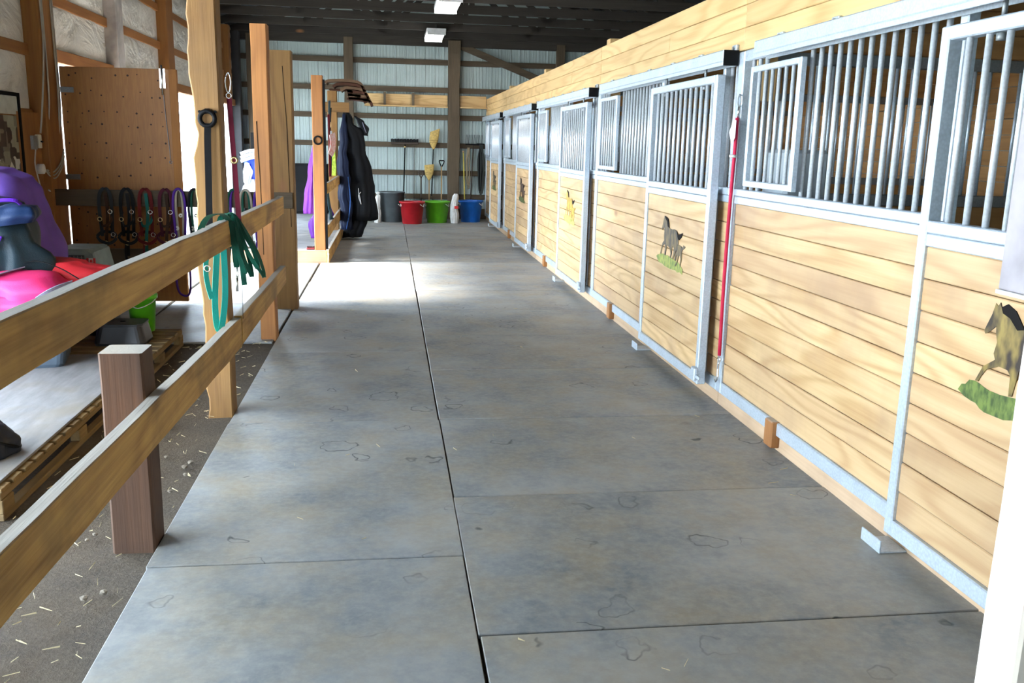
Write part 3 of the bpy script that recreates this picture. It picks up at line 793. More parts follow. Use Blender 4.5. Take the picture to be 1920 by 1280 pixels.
# ================================================================== FENCE AND POSTS
fe = thing('rail_fence', 'rough-sawn rail fence with one short post beside the dirt strip', 'fence', (-1.25, 3.6, 0))
timber('post', (-1.385, 3.50, -.03), (-1.225, 3.66, .80), shaded_wood('Z'), fe, wob=.006, seed=2)
def rail(y0, y1, za, zb, zc, zd, seed):
    """rail from y0 (z za..zb) to y1 (z zc..zd)"""
    bm = bmesh.new(); n = 26; rr = []
    c = Vector((-1.195, (y0+y1)/2, (za+zd)/2))
    for k in range(n+1):
        t = k/n; y = y0+(y1-y0)*t; lo = za+(zc-za)*t; hi = zb+(zd-zb)*t
        w1 = .005*noise.noise(Vector((seed, y*2.5, 0))); w2 = .006*noise.noise(Vector((seed, y*2.1, 4)))
        q = [(-1.218, lo+w1), (-1.176, lo+w1), (-1.172, lo+w1+.004), (-1.172, hi+w2-.004), (-1.176, hi+w2), (-1.218, hi+w2)]
        rr.append([bm.verts.new(Vector((x, y, z))-c) for x, z in q])
    for a, b in zip(rr, rr[1:]):
        for i in range(6): bm.faces.new((a[i], a[(i+1) % 6], b[(i+1) % 6], b[i]))
    bm.faces.new(rr[0][::-1]); bm.faces.new(rr[-1])
    bmesh.ops.recalc_face_normals(bm, faces=bm.faces[:])
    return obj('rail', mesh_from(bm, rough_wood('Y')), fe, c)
rail(.6, 5.30, 1.035, 1.195, 1.018, 1.165, 1)
rail(5.36, 7.86, 1.00, 1.155, 1.00, 1.145, 2)
rail(.6, 5.47, .545, .71, .385, .565, 3)
rail(5.50, 7.87, .39, .57, .41, .56, 4)
tp = timber('timber_post', (-1.37, 5.34, -.03), (-1.220, 5.49, EAVE+.05), tan_wood('Z'), None, wob=.004, wane=.035, cuts=60, seed=3)
tag(tp, 'full-height timber post with pale bark edge, carrying the black tie ring', 'post')
tp = timber('timber_post', (-1.345, 7.47, -.03), (-1.220, 7.62, 2.48), red_wood('Z'), None, wob=.005, seed=6)
tag(tp, 'orange timber post with long crack at the end of the rail fence', 'post')
strap('crack', [(-1.318, 7.468, 1.75), (-1.312, 7.468, 1.5), (-1.305, 7.468, 1.3), (-1.30, 7.468, 1.0), (-1.298, 7.468, .7)], .005, .003, plain('crack_dark', (.02, .010, .006), .9), tp, (1, 0, 0))
tp = timber('timber_post', (-1.385, 8.88, -.03), (-1.185, 9.04, 2.42), tan_wood('Z'), None, wob=.005, seed=8)
tag(tp, 'free-standing tan timber post just behind the orange fence post', 'post')
CRK = plain('crack_dark', (.02, .010, .006), .9)
strap('crack', [(-1.262, 8.878, 2.28), (-1.25, 8.878, 2.0), (-1.235, 8.878, 1.7), (-1.232, 8.878, 1.4), (-1.225, 8.878, 1.1), (-1.222, 8.878, .8)], .006, .003, CRK, tp, (1, 0, 0))

# tie ring with black strap
tr = thing('tie_ring', 'black iron tie ring with a long black strap on the bark-edged post', 'tie ring', (-1.285, 5.32, 1.72))
ring('ring', (-1.285, 5.318, 1.715), .040, .013, DKSTEEL, tr, 'Y')
for x in (-1.328, -1.243): rod('bolt', (x, 5.322, 1.752), (x, 5.338, 1.752), .008, DKSTEEL, tr, 6)
box('staple', (-1.30, 5.322, 1.742), (-1.27, 5.338, 1.77), DKSTEEL, tr, .003)
strap('strap', [(-1.283, 5.315, 1.69), (-1.287, 5.31, 1.6), (-1.292, 5.31, 1.4), (-1.297, 5.305, 1.17), (-1.30, 5.305, 1.05)], .036, .006, BLACK, tr, (1, 0, 0))
# crimson cross tie
ct = thing('cross_tie', 'crimson cross-tie strap hanging from a snap beside the bark-edged post', 'strap', (-1.17, 5.42, 1.95))
cable('snap', [(-1.19, 5.40, 1.95), (-1.175, 5.40, 1.97), (-1.165, 5.40, 1.93), (-1.172, 5.40, 1.87), (-1.187, 5.40, 1.87), (-1.195, 5.40, 1.92), (-1.19, 5.40, 1.95)], .004, CHROME, ct)
ring('snap_ring', (-1.178, 5.40, 1.845), .014, .003, CHROME, ct)
CRIM = cloth('crimson_webbing', (.12, .006, .02), .8)
strap('strap', [(-1.176, 5.40, 1.83), (-1.172, 5.40, 1.7), (-1.166, 5.40, 1.55), (-1.160, 5.40, 1.4), (-1.153, 5.40, 1.22), (-1.150, 5.40, 1.13)], .028, .004, CRIM, ct, (1, 0, 0))
ring('buckle', (-1.163, 5.397, 1.49), .016, .007, BRASS, ct)
cable('cord', [(-1.150, 5.40, 1.13), (-1.148, 5.40, .8), (-1.15, 5.40, .57)], .0015, BLACK, ct)

# green lead rope bundle over the top rail
gl = thing('lead_strap', 'bundle of green webbing lead straps draped over the top rail', 'lead strap', (-1.19, 5.2, 1.16))
GREEN = cloth('green_webbing', (.005, .095, .058), .5, .22); TEAL = cloth('teal_webbing', (.015, .36, .30), .4, .12)
def loop(xb, drop, wid, dy, sd_=(1, .25, 0)):
    y = 5.235+dy; x0 = -1.165
    pts = [(-1.225, y-.05, 1.13), (-1.215, y-.03, 1.178), (-1.19, y-.01, 1.192), (x0+.01, y, 1.18), (x0+(xb-x0)*.45, y+.03, 1.08), (x0+(xb-x0)*.8, y+.05, 1.17-drop*.6), (xb, y+.055, 1.17-drop*.9), (xb+.004, y+.04, 1.17-drop), (xb, y+.015, 1.17-drop*.95), (x0+(xb-x0)*.75-wid, y+.0, 1.17-drop*.6), (x0+(xb-x0)*.4-wid, y-.01, 1.12), (x0, y-.02, 1.17)]
    strap('strap_loop', pts, .023, .004, GREEN, gl, sd_)
for xb, dp, wd_, dy, sd_ in ((-1.150, .27, 0, -.03, (1, .3, 0)), (-1.112, .31, .012, .0, (1, .1, 0)), (-1.078, .33, .018, .02, (1, .7, 0)), (-1.048, .29, .022, .05, (1, .2, 0)), (-1.018, .34, .035, .07, (.6, .8, 0))):
    loop(xb, dp, wd_, dy, sd_)
strap('strap_tail', [(-1.23, 4.55, 1.10), (-1.22, 4.8, 1.20), (-1.20, 5.0, 1.215), (-1.18, 5.12, 1.195), (-1.16, 5.24, 1.12), (-1.13, 5.28, .95), (-1.115, 5.28, .79)], .03, .004, GREEN, gl, (1, .2, 0))
ring('snap_ring', (-1.15, 5.26, .86), .022, .004, CHROME, gl, 'X', sy=1.6)
rod('snap', (-1.15, 5.24, .84), (-1.15, 5.24, .76), .008, CHROME, gl)
tl = thing('lead_strap', 'teal webbing lead strap hanging in a long loop below the top rail', 'lead strap', (-1.24, 5.2, 1.0))
strap('strap_loop', [(-1.232, 5.16, 1.05), (-1.240, 5.15, .95), (-1.255, 5.14, .75), (-1.255, 5.135, .62), (-1.243, 5.13, .56), (-1.225, 5.135, .58), (-1.205, 5.15, .72), (-1.20, 5.16, .88), (-1.205, 5.17, 1.05)], .034, .004, TEAL, tl, (.85, .5, 0))
strap('strap_end', [(-1.235, 5.10, 1.04), (-1.28, 5.1, .98), (-1.29, 5.1, .88), (-1.28, 5.1, .80), (-1.265, 5.1, .74)], .028, .004, TEAL, tl, (.8, .6, 0))
ring('snap_ring', (-1.28, 5.09, .91), .016, .004, CHROME, tl)

# ================================================================== HALTER RAIL
hr = thing('halter_rail', 'dull plank rail with a lower plank, hung with halters in front of the plywood door', 'rail', (-2.4, 8.9, 1.05))
box('plank', (XL+.02, 8.845, .975), (-1.20, 8.878, 1.125), old_wood('X'), hr, .004)
box('plank', (XL+.02, 8.845, .42), (-2.35, 8.878, .58), old_wood('X'), hr, .004)
def halter(x, c1, c2, label, h=.62, tilt=0, extra=None):
    t_ = thing('halter', label, 'halter', (x, 8.82, 1.14), 'halters hung along the plank rail')
    y = 8.825; A = cloth('web_'+c1[0], c1[1]); B = cloth('web_'+c2[0], c2[1])
    strap('crown_strap', [(x-.045, y, .70), (x-.055, y-.01, .95), (x-.045, y-.005, 1.09), (x, y, 1.14), (x+.045, y-.005, 1.09), (x+.055, y-.01, .92), (x+.04, y, .68)], .030, .006, A, t_, (1, .25, 0))
    strap('cheek_strap', [(x+.01, y-.02, 1.10), (x+.02, y-.025, .9), (x+.0, y-.03, .72), (x-.01, y-.03, 1.14-h)], .028, .006, B, t_, (1, .25, 0))
    strap('noseband', [(x-.09, y-.02, .70+tilt), (x-.05, y-.05, .66), (x+.03, y-.06, .64), (x+.08, y-.03, .68), (x+.06, y-.01, .73), (x-.04, y, .74), (x-.09, y-.02, .70+tilt)], .028, .005, A, t_, (0, .1, 1))
    strap('throat_strap', [(x-.05, y-.01, .86), (x-.02, y-.05, .80), (x+.04, y-.03, .83), (x+.055, y, .90)], .022, .005, B, t_, (0, .2, 1))
    strap('lead_end', [(x-.02, y-.03, .66), (x-.03, y-.035, .55), (x-.015, y-.04, .44), (x+.0, y-.04, .38)], .022, .005, A, t_, (.8, .6, 0))
    for dx, z in ((-.05, .86), (.045, .93), (-.01, .64), (.06, .72)): ring('ring', (x+dx, y-.035, z), .018, .0035, BRASS if dx < 0 else CHROME, t_)
    rod('snap', (x, y-.042, .38), (x+.005, y-.042, .30), .008, BRASS, t_)
    return t_
BR = ('brown', (.05, .022, .012)); BK = ('black', (.014, .014, .016)); RD_ = ('dark_red', (.14, .012, .012)); TE = ('sea_green', (.015, .13, .11)); MR = ('maroon', (.08, .012, .025)); GY = ('charcoal', (.03, .035, .04))
halter(-2.89, GY, BR, 'grey and brown halter with brass rings, leftmost on the plank rail')
halter(-2.70, BK, BK, 'plain black halter, second from the left on the plank rail')
halter(-2.535, RD_, TE, 'red halter with a sea-green strap on the plank rail')
halter(-2.355, MR, BR, 'maroon halter hanging before the edge of the plywood door')
def rope_halter(x, cols, label, low, seed):
    t_ = thing('rope_halter', label, 'halter', (x, 8.82, 1.14), 'rope halters hung along the plank rail')
    r = random.Random(seed)
    for i, (nm, c) in enumerate(cols):
        m_ = cloth('rope_'+nm, c); dx = .03+.022*i; y = 8.83-.012*i
        cable('rope_loop', [(x-dx*.7, y, .70-.03*i), (x-dx, y-.01, .95), (x-dx*.8, y, 1.10), (x, y, 1.14+.006*i), (x+dx*.8, y, 1.10), (x+dx*1.1, y-.01, .95), (x+dx*.8, y, .72)], .012, m_, t_)
        cable('rope_tail', [(x+dx*.8, y, .72), (x+dx*1.3, y-.01, .55), (x+dx*1.2, y, low+.06), (x+dx*.2, y, low), (x-dx*1.0, y, low+.07), (x-dx*1.2, y, .5), (x-dx*.7, y, .70-.03*i)], .010, m_, t_) if i == len(cols)-1 else None
    ring('knot', (x-.03, 8.815, .78), .013, .009, plain('pale_knot', (.75, .73, .68)), t_)
    ring('knot', (x+.01, 8.815, .90), .012, .008, plain('pale_knot', (.75, .73, .68)), t_)
    rod('knot', (x+.035, 8.81, .70), (x+.035, 8.81, .65), .011, cloth('rope_'+cols[0][0], cols[0][1]), t_)
PU = ('purple', (.10, .03, .30)); GRN_ = ('pine_green', (.015, .09, .06)); TN = ('tan', (.42, .36, .28)); BKR = ('black', (.015, .015, .02))
rope_halter(-2.235, [TN, PU], 'tan and purple rope halter with a long purple loop', .14, 1)
rope_halter(-2.095, [GRN_, BKR], 'green and black rope halter in the bright doorway', .45, 2)
rope_halter(-1.74, [PU, GRN_], 'purple and green rope halter right of the bark-edged post', .62, 3)
rope_halter(-1.63, [GRN_, TN], 'green and tan rope halter near the orange fence post', .60, 4)
rope_halter(-1.50, [PU, PU], 'all purple rope halter closest to the orange fence post', .45, 5)

# ================================================================== PLYWOOD DOOR
dr = thing('plywood_door', 'brown plywood door swung open at the left wall', 'door', (XL+.10, 9.20, 0), rot=(0, 0, -.03))
def ply_leaf():
    return box('leaf', (0, -.025, .03), (1.03, .0, 2.235), PLY, dr, .003)
lf = ply_leaf()
box('edge_board', (.985, -.032, .03), (1.055, .018, 2.235), girt_wood('Z'), dr, .003)
box('back_rail', (0.02, .001, .25), (.98, .035, .40), girt_wood('X'), dr, .003)
box('back_rail', (0.02, .001, 1.9), (.98, .035, 2.05), girt_wood('X'), dr, .003)
KN = plain('ply_knot', (.045, .018, .008), .8)
rnd = random.Random(11)
km = None
for rz in range(13):
    z = 2.16-.155*rz + rnd.uniform(-.02, .02)
    for k in range(9):
        if rnd.random() < .15: continue
        x = .06+.105*k+rnd.uniform(-.03, .03); zz = z+rnd.uniform(-.03, .03); r_ = rnd.choice((.006, .008, .010))
        if x < .96: rod('knot', (x, -.0275, zz), (x, -.0235, zz), r_, KN, lf, 7)
bp_ = box('bolt_plate', (.90, -.034, 2.06), (.955, -.026, 2.24), CHROME, dr, .003)
rod('bolt', (.925, -.042, 2.00), (.925, -.042, 2.27), .009, CHROME, bp_)
cable('chain', [(.93, -.04, 2.02), (.94, -.035, 1.8), (.955, -.035, 1.55), (.962, -.035, 1.40)], .003, STEEL_D, dr)
ring('chain_ring', (.962, -.036, 1.38), .012, .003, STEEL_D, dr)
for z in (.3, 1.2, 2.0):
    box('hinge', (-.08, -.03, z), (.12, -.024, z+.05), STEEL_D, dr, .002)

# ================================================================== WALL BOARD WITH WIRING, POSTER
eb = thing('wiring_board', 'brown plywood board with outlets and loose grey cables on the left wall', 'wiring board', (XL+.05, 8.6, 1.6))
box('board', (XL+.0, 8.30, .95), (XL+.022, 9.16, 1.80), girt_wood('Z'), eb, .003)
IV = plain('ivory_plastic', (.72, .66, .50), .5); WH = plain('white_plastic', (.80, .80, .78), .4)
sw = box('switch_box', (XL+.022, 8.66, 1.49), (XL+.06, 8.72, 1.61), IV, eb, .005)
rod('switch', (XL+.06, 8.69, 1.55), (XL+.08, 8.69, 1.545), .006, BLACK, sw)
ob = box('outlet_box', (XL+.022, 8.80, 1.39), (XL+.065, 8.90, 1.50), WH, eb, .005)
for k in range(3): box('slot', (XL+.064, 8.815+.025*k, 1.445), (XL+.067, 8.83+.025*k, 1.465), BLACK, ob, .001)
box('grey_box', (XL+.022, 8.55, 1.48), (XL+.05, 8.64, 1.60), STEEL_D, eb, .004)
rod('timer_dial', (XL+.022, 8.68, 1.31), (XL+.07, 8.68, 1.31), .045, WH, eb, 14)
CAB = plain('grey_cable', (.50, .47, .40), .6)
XC = XL+.10
for i, (y, y2) in enumerate(((8.80, 8.70), (8.84, 8.86), (9.06, 9.10), (9.10, 9.14))):
    cable('cable', [(XC+.005, y, 3.6), (XC+.005, y+.01, 3.0), (XC+.002, y+.03, 2.4), (XC, y2, 1.9), (XL+.06, y2, 1.62 if i < 2 else 1.35)], .008, CAB, eb)
for i in range(3):
    cable('cable', [(XL+.06, 8.72+.03*i, 1.30), (XL+.09, 8.86, 1.22+.03*i), (XL+.11, 9.0, 1.30+.03*i), (XL+.10, 9.14, 1.42+.03*i)], .006, CAB, eb)
cable('cable', [(XL+.05, 8.58, 1.48), (XL+.05, 8.54, 1.35), (XL+.05, 8.6, 1.2), (XL+.06, 8.64, 1.05)], .006, CAB, eb)
cable('cable', [(XL+.06, 8.90, 1.38), (XL+.07, 8.92, 1.2), (XL+.08, 8.86, 1.08), (XL+.06, 8.78, 1.12)], .006, CAB, eb)
def mat_poster():
    m, t, b = nt('poster_print'); v = coords(t, (1, 1, 1), False)
    vo = N(t, 'TexVoronoi', distance='CHEBYCHEV'); vo.inputs['Scale'].default_value = 9; L(t, v, vo.inputs['Vector'])
    s_ = N(t, 'SeparateColor'); L(t, vo.outputs['Color'], s_.inputs[0])
    c = mixc(t, ramp(t, s_.outputs[0], .45, .9), (.035, .03, .035), (.32, .33, .24))
    L(t, mixc(t, ramp(t, s_.outputs[1], .85, .9), c, (.6, .62, .58)), b.inputs['Base Color']); b.inputs['Roughness'].default_value = .3
    return m
ps = thing('poster', 'dark framed picture poster on the left wall above the purple blanket', 'poster', (XL+.04, 8.1, 1.55))
box('print', (XL+.0, 7.7, 1.12), (XL+.02, 8.34, 1.76), mat_poster(), ps, .001)
for lo, hi in (((XL, 8.34, 1.10), (XL+.03, 8.385, 1.95)), ((XL, 7.66, 1.10), (XL+.03, 7.70, 1.95)), ((XL, 7.70, 1.92), (XL+.03, 8.34, 1.95)), ((XL, 7.70, 1.085), (XL+.03, 8.34, 1.118))):
    box('frame', lo, hi, BLACK, ps, .002)
box('margin', (XL+.001, 7.70, 1.77), (XL+.021, 8.34, 1.918), plain('pale_margin', (.55, .58, .52), .6), ps, .001)

# ================================================================== PALLETS AND STORED THINGS
def pallet(y0, y1, label):
    t_ = thing('pallet', label, 'pallet', (-2.65, (y0+y1)/2, 0), 'pallets between the fence and the left wall')
    x0, x1 = -3.32, -1.93
    for x in (x0, (x0+x1)/2-.03, x1-.05): 
        box('bottom_board', (x, y0, -.018), (x+.09 if x < -2.1 else x1, y1, .012), pallet_wood('Y'), t_, .004)
        n = 3
        for k in range(n):
            yb = y0+(y1-y0-.12)*k/(n-1); box('block', (x, yb, .013), (x+.05, yb+.12, .075), pallet_wood('Y'), t_, .004)
        box('stringer', (x, y0, .076), (x+.045, y1, .108), pallet_wood('Y'), t_, .004)
    n = max(4, int((y1-y0)/.125))
    for k in range(n):
        a = y0+(y1-y0)*k/n; box('slat', (x0, a, .109), (x1, a+(y1-y0)/n*.74, .127), pallet_wood('X'), t_, .003)
    return t_
pallet(3.86, 5.95, 'long timber pallet topped with a grey plywood sheet')
pallet(6.0, 7.33, 'bare slatted timber pallet under the green bucket')
m_, t, b = nt('grey_weathered_ply'); v = coords(t, (1, .2, 1), False)
c = mixc(t, ramp(t, noise_n(t, v, 9, 6, .7), .3, .7), (.24, .24, .25), (.13, .13, .14))
c = mixc(t, math_n(t, 'MULTIPLY', ramp(t, noise_n(t, coords(t, (1, 1, 1), False), 2.4, 4), .5, .7), .6), c, (.18, .15, .11))
L(t, c, b.inputs['Base Color']); b.inputs['Roughness'].default_value = .8
ps = box('plywood_sheet', (-3.30, 3.87, .128), (-1.96, 6.35, .142), m_, None, .002); tag(ps, 'weathered grey plywood sheet lying on the pallets', 'plywood')
Z0 = .142
def tote(name, label, c, rot, hx, hy, h, mat_, taper=.86, lid=True, z0=Z0, group='storage totes on the pallets'):
    t_ = thing(name, label, 'tote', (c[0], c[1], z0), group, rot=(0, 0, rot))
    bm = bmesh.new(); rr = []
    def ringv(sx, sy, z, rad=.05):
        q = []
        for cx_, cy_, a0 in ((1, 1, 0), (-1, 1, PI/2), (-1, -1, PI), (1, -1, 1.5*PI)):
            for k in range(5):
                a = a0+PI/2*k/4; q.append(bm.verts.new((cx_*(sx-rad)+rad*math.cos(a), cy_*(sy-rad)+rad*math.sin(a), z)))
        return q
    lv = [(hx*taper*.96, hy*taper*.96, 0), (hx*taper, hy*taper, .02), (hx*.97, hy*.97, h*.86), (hx*1.0, hy*1.0, h*.88), (hx*1.0, hy*1.0, h*.97)]
    rr = [ringv(*l) for l in lv]
    for a, b_ in zip(rr, rr[1:]):
        for i in range(20): bm.faces.new((a[i], a[(i+1) % 20], b_[(i+1) % 20], b_[i]))
    bm.faces.new(rr[0][::-1]); bm.faces.new(rr[-1])
    bmesh.ops.recalc_face_normals(bm, faces=bm.faces[:])
    obj('bin', mesh_from(bm, mat_), t_)
    if lid:
        bm = bmesh.new(); rr = [ringv(hx*1.03, hy*1.03, h*.97+.001), ringv(hx*1.03, hy*1.03, h*.97+.03), ringv(hx*.93, hy*.93, h*.97+.045)]
        for a, b_ in zip(rr, rr[1:]):
            for i in range(20): bm.faces.new((a[i], a[(i+1) % 20], b_[(i+1) % 20], b_[i]))
        bm.faces.new(rr[0][::-1]); bm.faces.new(rr[-1]); bmesh.ops.recalc_face_normals(bm, faces=bm.faces[:])
        obj('lid', mesh_from(bm, mat_), t_)
    return t_
TG = plain('blue_grey_plastic', (.055, .075, .10), .4); TG2 = plain('charcoal_plastic', (.03, .03, .034), .45)
tote('storage_tote', 'large blue-grey plastic tote under the pink blankets', (-2.72, 6.12), .22, .36, .24, .36, TG)
# upturned bin
t_ = tote('storage_bin', 'charcoal plastic bin standing upside down behind the short fence post', (-2.23, 6.80), .0, .16, .13, .16, TG2, taper=1.12, lid=False, z0=.128)
rod('handle_dimple', (.0, 0, .154), (.0, 0, .158), .02, BLACK, t_)
def bucket(name, label, base, r0, r1, h, mat_, group=None, handle=None, rim=.012, cat='bucket'):
    t_ = thing(name, label, cat, base, group)
    lathe('body', base, [(r0*.96, 0), (r0, .01), (r1, h-.03), (r1+rim, h-.03), (r1+rim, h), (r1-.004, h), (r1-.008, h-.02), (r0-.008, .02), (.01, .018)], mat_, t_)
    if handle:
        x, y, z = base
        cable('handle', [(x-r1-rim, y, z+h-.02), (x-r1*.8, y-r1*.6, z+h-.06), (x, y-r1-rim-.01, z+h-.09), (x+r1*.8, y-r1*.6, z+h-.06), (x+r1+rim, y, z+h-.02)], .004, handle, t_)
    return t_
bucket('bucket', 'black bucket behind the charcoal bin on the bare pallet', (-2.50, 7.14, .128), .11, .135, .30, plain('black_plastic', (.02, .02, .022), .4), 'buckets on the pallet', BLACK)
bucket('bucket', 'lime green bucket at the end of the bare pallet', (-2.20, 7.22, .128), .085, .105, .29, plain('lime_plastic', (.13, .62, .02), .35), 'buckets on the pallet', WH)
PURP = cloth('purple_fleece', (.16, .08, .42), .85); PURP_D = cloth('purple_trim', (.09, .015, .36), .6); NAVY = cloth('slate_teal_nylon', (.012, .026, .036), .5); TEALB = cloth('blue_teal_nylon', (.006, .022, .075), .5)
pb = thing('purple_blanket', 'purple fleece blanket draped over a tall rack at the left edge', 'blanket', (-2.98, 6.7, .5))
drape('sheet', [(.15, -2.93, 6.72, .36, .36, 1.0), (.55, -2.93, 6.70, .36, .38, 1.0), (.75, -2.95, 6.70, .34, .38, .9), (1.05, -3.0, 6.70, .31, .35, .6), (1.22, -3.02, 6.70, .28, .33, .3), (1.31, -3.03, 6.70, .25, .30, .1), (1.37, -3.05, 6.70, .16, .22, 0), (1.39, -3.05, 6.70, .04, .06, 0)], PURP, pb, 9, .05, 3, power=3.2)
strap('binding', [(-2.58, 6.4, .58), (-2.64, 6.36, .8), (-2.72, 6.36, 1.05), (-2.76, 6.40, 1.18)], .03, .01, PURP_D, pb, (.8, -.6, 0))
nb_ = thing('turnout_rug', 'slate and blue nylon rug with purple binding bunched on the pile', 'blanket', (-2.95, 6.2, .7))
drape('bunched_rug', [(.62, -2.80, 6.20, .36, .28, 1), (.80, -2.82, 6.18, .37, .29, 1), (1.0, -2.88, 6.16, .35, .27, .8), (1.15, -2.92, 6.16, .30, .23, .6), (1.23, -2.96, 6.16, .14, .12, .3), (1.245, -2.96, 6.16, .02, .02, 0)], NAVY, nb_, 5, .09, 8, wob=.10, power=2.4)
drape('folded_flap', [(1.05, -2.68, 6.02, .15, .12, .6), (1.10, -2.66, 6.01, .17, .13, .9), (1.15, -2.64, 6.0, .14, .10, .7), (1.18, -2.62, 6.0, .03, .02, 0)], TEALB, nb_, 4, .12, 9, wob=.06)
strap('binding', [(-2.92, 5.93, 1.12), (-2.82, 5.92, 1.14), (-2.70, 5.93, 1.20), (-2.58, 5.95, 1.21), (-2.55, 5.99, 1.18)], .022, .008, PURP_D, nb_, (0, .6, .8))
strap('binding', [(-2.90, 5.94, 1.03), (-2.78, 5.9, .98), (-2.70, 5.9, .92), (-2.66, 5.92, .99)], .022, .008, PURP_D, nb_, (0, .6, .8))
strap('leg_strap', [(-2.80, 5.92, 1.02), (-2.76, 5.89, .93), (-2.73, 5.89, .86)], .035, .005, PURP_D, nb_, (1, 0, 0))
PINK = cloth('coral_pink_nylon', (.75, .035, .17), .55); CORAL = cloth('coral_red_nylon', (.58, .025, .035), .55); GREYB = cloth('grey_binding', (.28, .27, .38), .6)
pk = thing('pink_blanket', 'folded coral pink horse blanket with grey binding on the tote', 'blanket', (-2.7, 6.05, .53))
ZB = .142+.36*.97+.05
drape('lower_fold', [(ZB, -2.70, 6.02, .46, .30, .6), (ZB+.05, -2.70, 6.02, .48, .31, .8), (ZB+.10, -2.72, 6.02, .44, .29, .6), (ZB+.13, -2.75, 6.05, .2, .12, .2)], PINK, pk, 6, .05, 21, wob=.05, power=3)
drape('upper_fold', [(ZB+.07, -2.62, 5.92, .36, .20, .6), (ZB+.13, -2.62, 5.92, .37, .21, .8), (ZB+.20, -2.66, 5.93, .31, .18, .6), (ZB+.23, -2.7, 5.95, .12, .08, .2)], PINK, pk, 5, .06, 22, wob=.06, power=2.8)
drape('red_fold', [(ZB+.10, -2.55, 6.22, .40, .18, .6), (ZB+.18, -2.55, 6.22, .42, .19, .8), (ZB+.26, -2.62, 6.22, .32, .15, .6), (ZB+.29, -2.7, 6.24, .1, .06, .2)], CORAL, pk, 5, .06, 23, wob=.06, power=2.8)
strap('binding', [(-2.84, 5.70, ZB+.05), (-2.80, 5.695, ZB+.13), (-2.74, 5.72, ZB+.19), (-2.66, 5.80, ZB+.225), (-2.56, 5.95, ZB+.25)], .045, .006, GREYB, pk, (.9, 0, .4))
strap('binding', [(-2.40, 5.70, ZB+.09), (-2.31, 5.74, ZB+.15), (-2.25, 5.86, ZB+.17)], .04, .006, GREYB, pk, (.5, 0, .8))
strap('strap', [(-2.66, 5.95, ZB+.25), (-2.5, 5.98, ZB+.29), (-2.35, 5.96, ZB+.25), (-2.22, 5.9, ZB+.19)], .012, .004, BLACK, pk, (0, 1, 0))
# pet carrier
pc = thing('pet_carrier', 'pale grey-green pet carrier with wire door and red flag sticker', 'pet carrier', (-2.9, 8.05, .0))
CARR = plain('sage_plastic', (.24, .31, .30), .5)
box('pedestal', (-3.13, 7.82, -.018), (-2.68, 8.32, .30), TG2, pc, .01)
bm = bmesh.new(); rr = []
for y, k in ((7.86, .96), (7.88, 1.0), (8.30, 1.0), (8.32, .95)):
    q = []
    for u, z in ((-.20, 0), (.20, 0), (.205, .20), (.17, .36), (.13, .385), (-.13, .385), (-.17, .36), (-.205, .20)): q.append(bm.verts.new((u*k, y-8.08, z*k)))
    rr.append(q)
for a, b_ in zip(rr, rr[1:]):
    for i in range(8): bm.faces.new((a[i], a[(i+1) % 8], b_[(i+1) % 8], b_[i]))
bm.faces.new(rr[0][::-1]); bm.faces.new(rr[-1]); bmesh.ops.recalc_face_normals(bm, faces=bm.faces[:])
sh = obj('shell', mesh_from(bm, CARR), pc, (-2.90, 8.08, .302))
gt = box('door_panel', (-3.05, 7.848, .36), (-2.80, 7.858, .64), plain('dark_mesh', (.06, .07, .07), .6), pc, .003)
for k in range(8): rod('door_wire', (-3.03+.03*k, 7.843, .365), (-3.03+.03*k, 7.843, .635), .003, STEEL_D, gt, 6)
for k in range(8): rod('door_wire', (-3.045, 7.841, .38+.034*k), (-2.805, 7.841, .38+.034*k), .003, STEEL_D, gt, 6)
FR = plain('flag_red', (.75, .03, .03), .5)
fl = box('flag_sticker', (-2.785, 7.852, .565), (-2.715, 7.857, .615), WH, pc, .001)
box('flag_bar', (-2.786, 7.849, .565), (-2.768, 7.852, .615), FR, fl, 0); box('flag_bar', (-2.732, 7.849, .565), (-2.714, 7.852, .615), FR, fl, 0)
plate('flag_leaf', [(0, -.016), (.003, -.008), (.012, -.008), (.009, 0), (.014, .004), (.006, .008), (0, .018), (-.006, .008), (-.014, .004), (-.009, 0), (-.012, -.008), (-.003, -.008)], .003, FR, fl, (-2.75, 7.852, .59), (1, 0, 0), (0, 0, 1), (0, -1, 0))
# dark bag on the pallet edge
bgx = thing('grooming_bag', 'crumpled black bag on the pallet edge at the left margin', 'bag', (-2.2, 4.3, Z0))
drape('body', [(Z0+.012, -2.22, 4.28, .20, .17, .6), (Z0+.07, -2.22, 4.28, .20, .16, 1), (Z0+.13, -2.24, 4.28, .16, .13, .8), (Z0+.17, -2.26, 4.28, .05, .05, .3)], cloth('black_nylon_bag', (.014, .017, .026), .5), bgx, 5, .08, 31, wob=.05)
cable('handle', [(-2.15, 4.2, Z0+.12), (-2.06, 4.2, Z0+.08), (-2.02, 4.3, Z0+.03), (-2.06, 4.38, Z0+.04)], .008, BLACK, bgx)

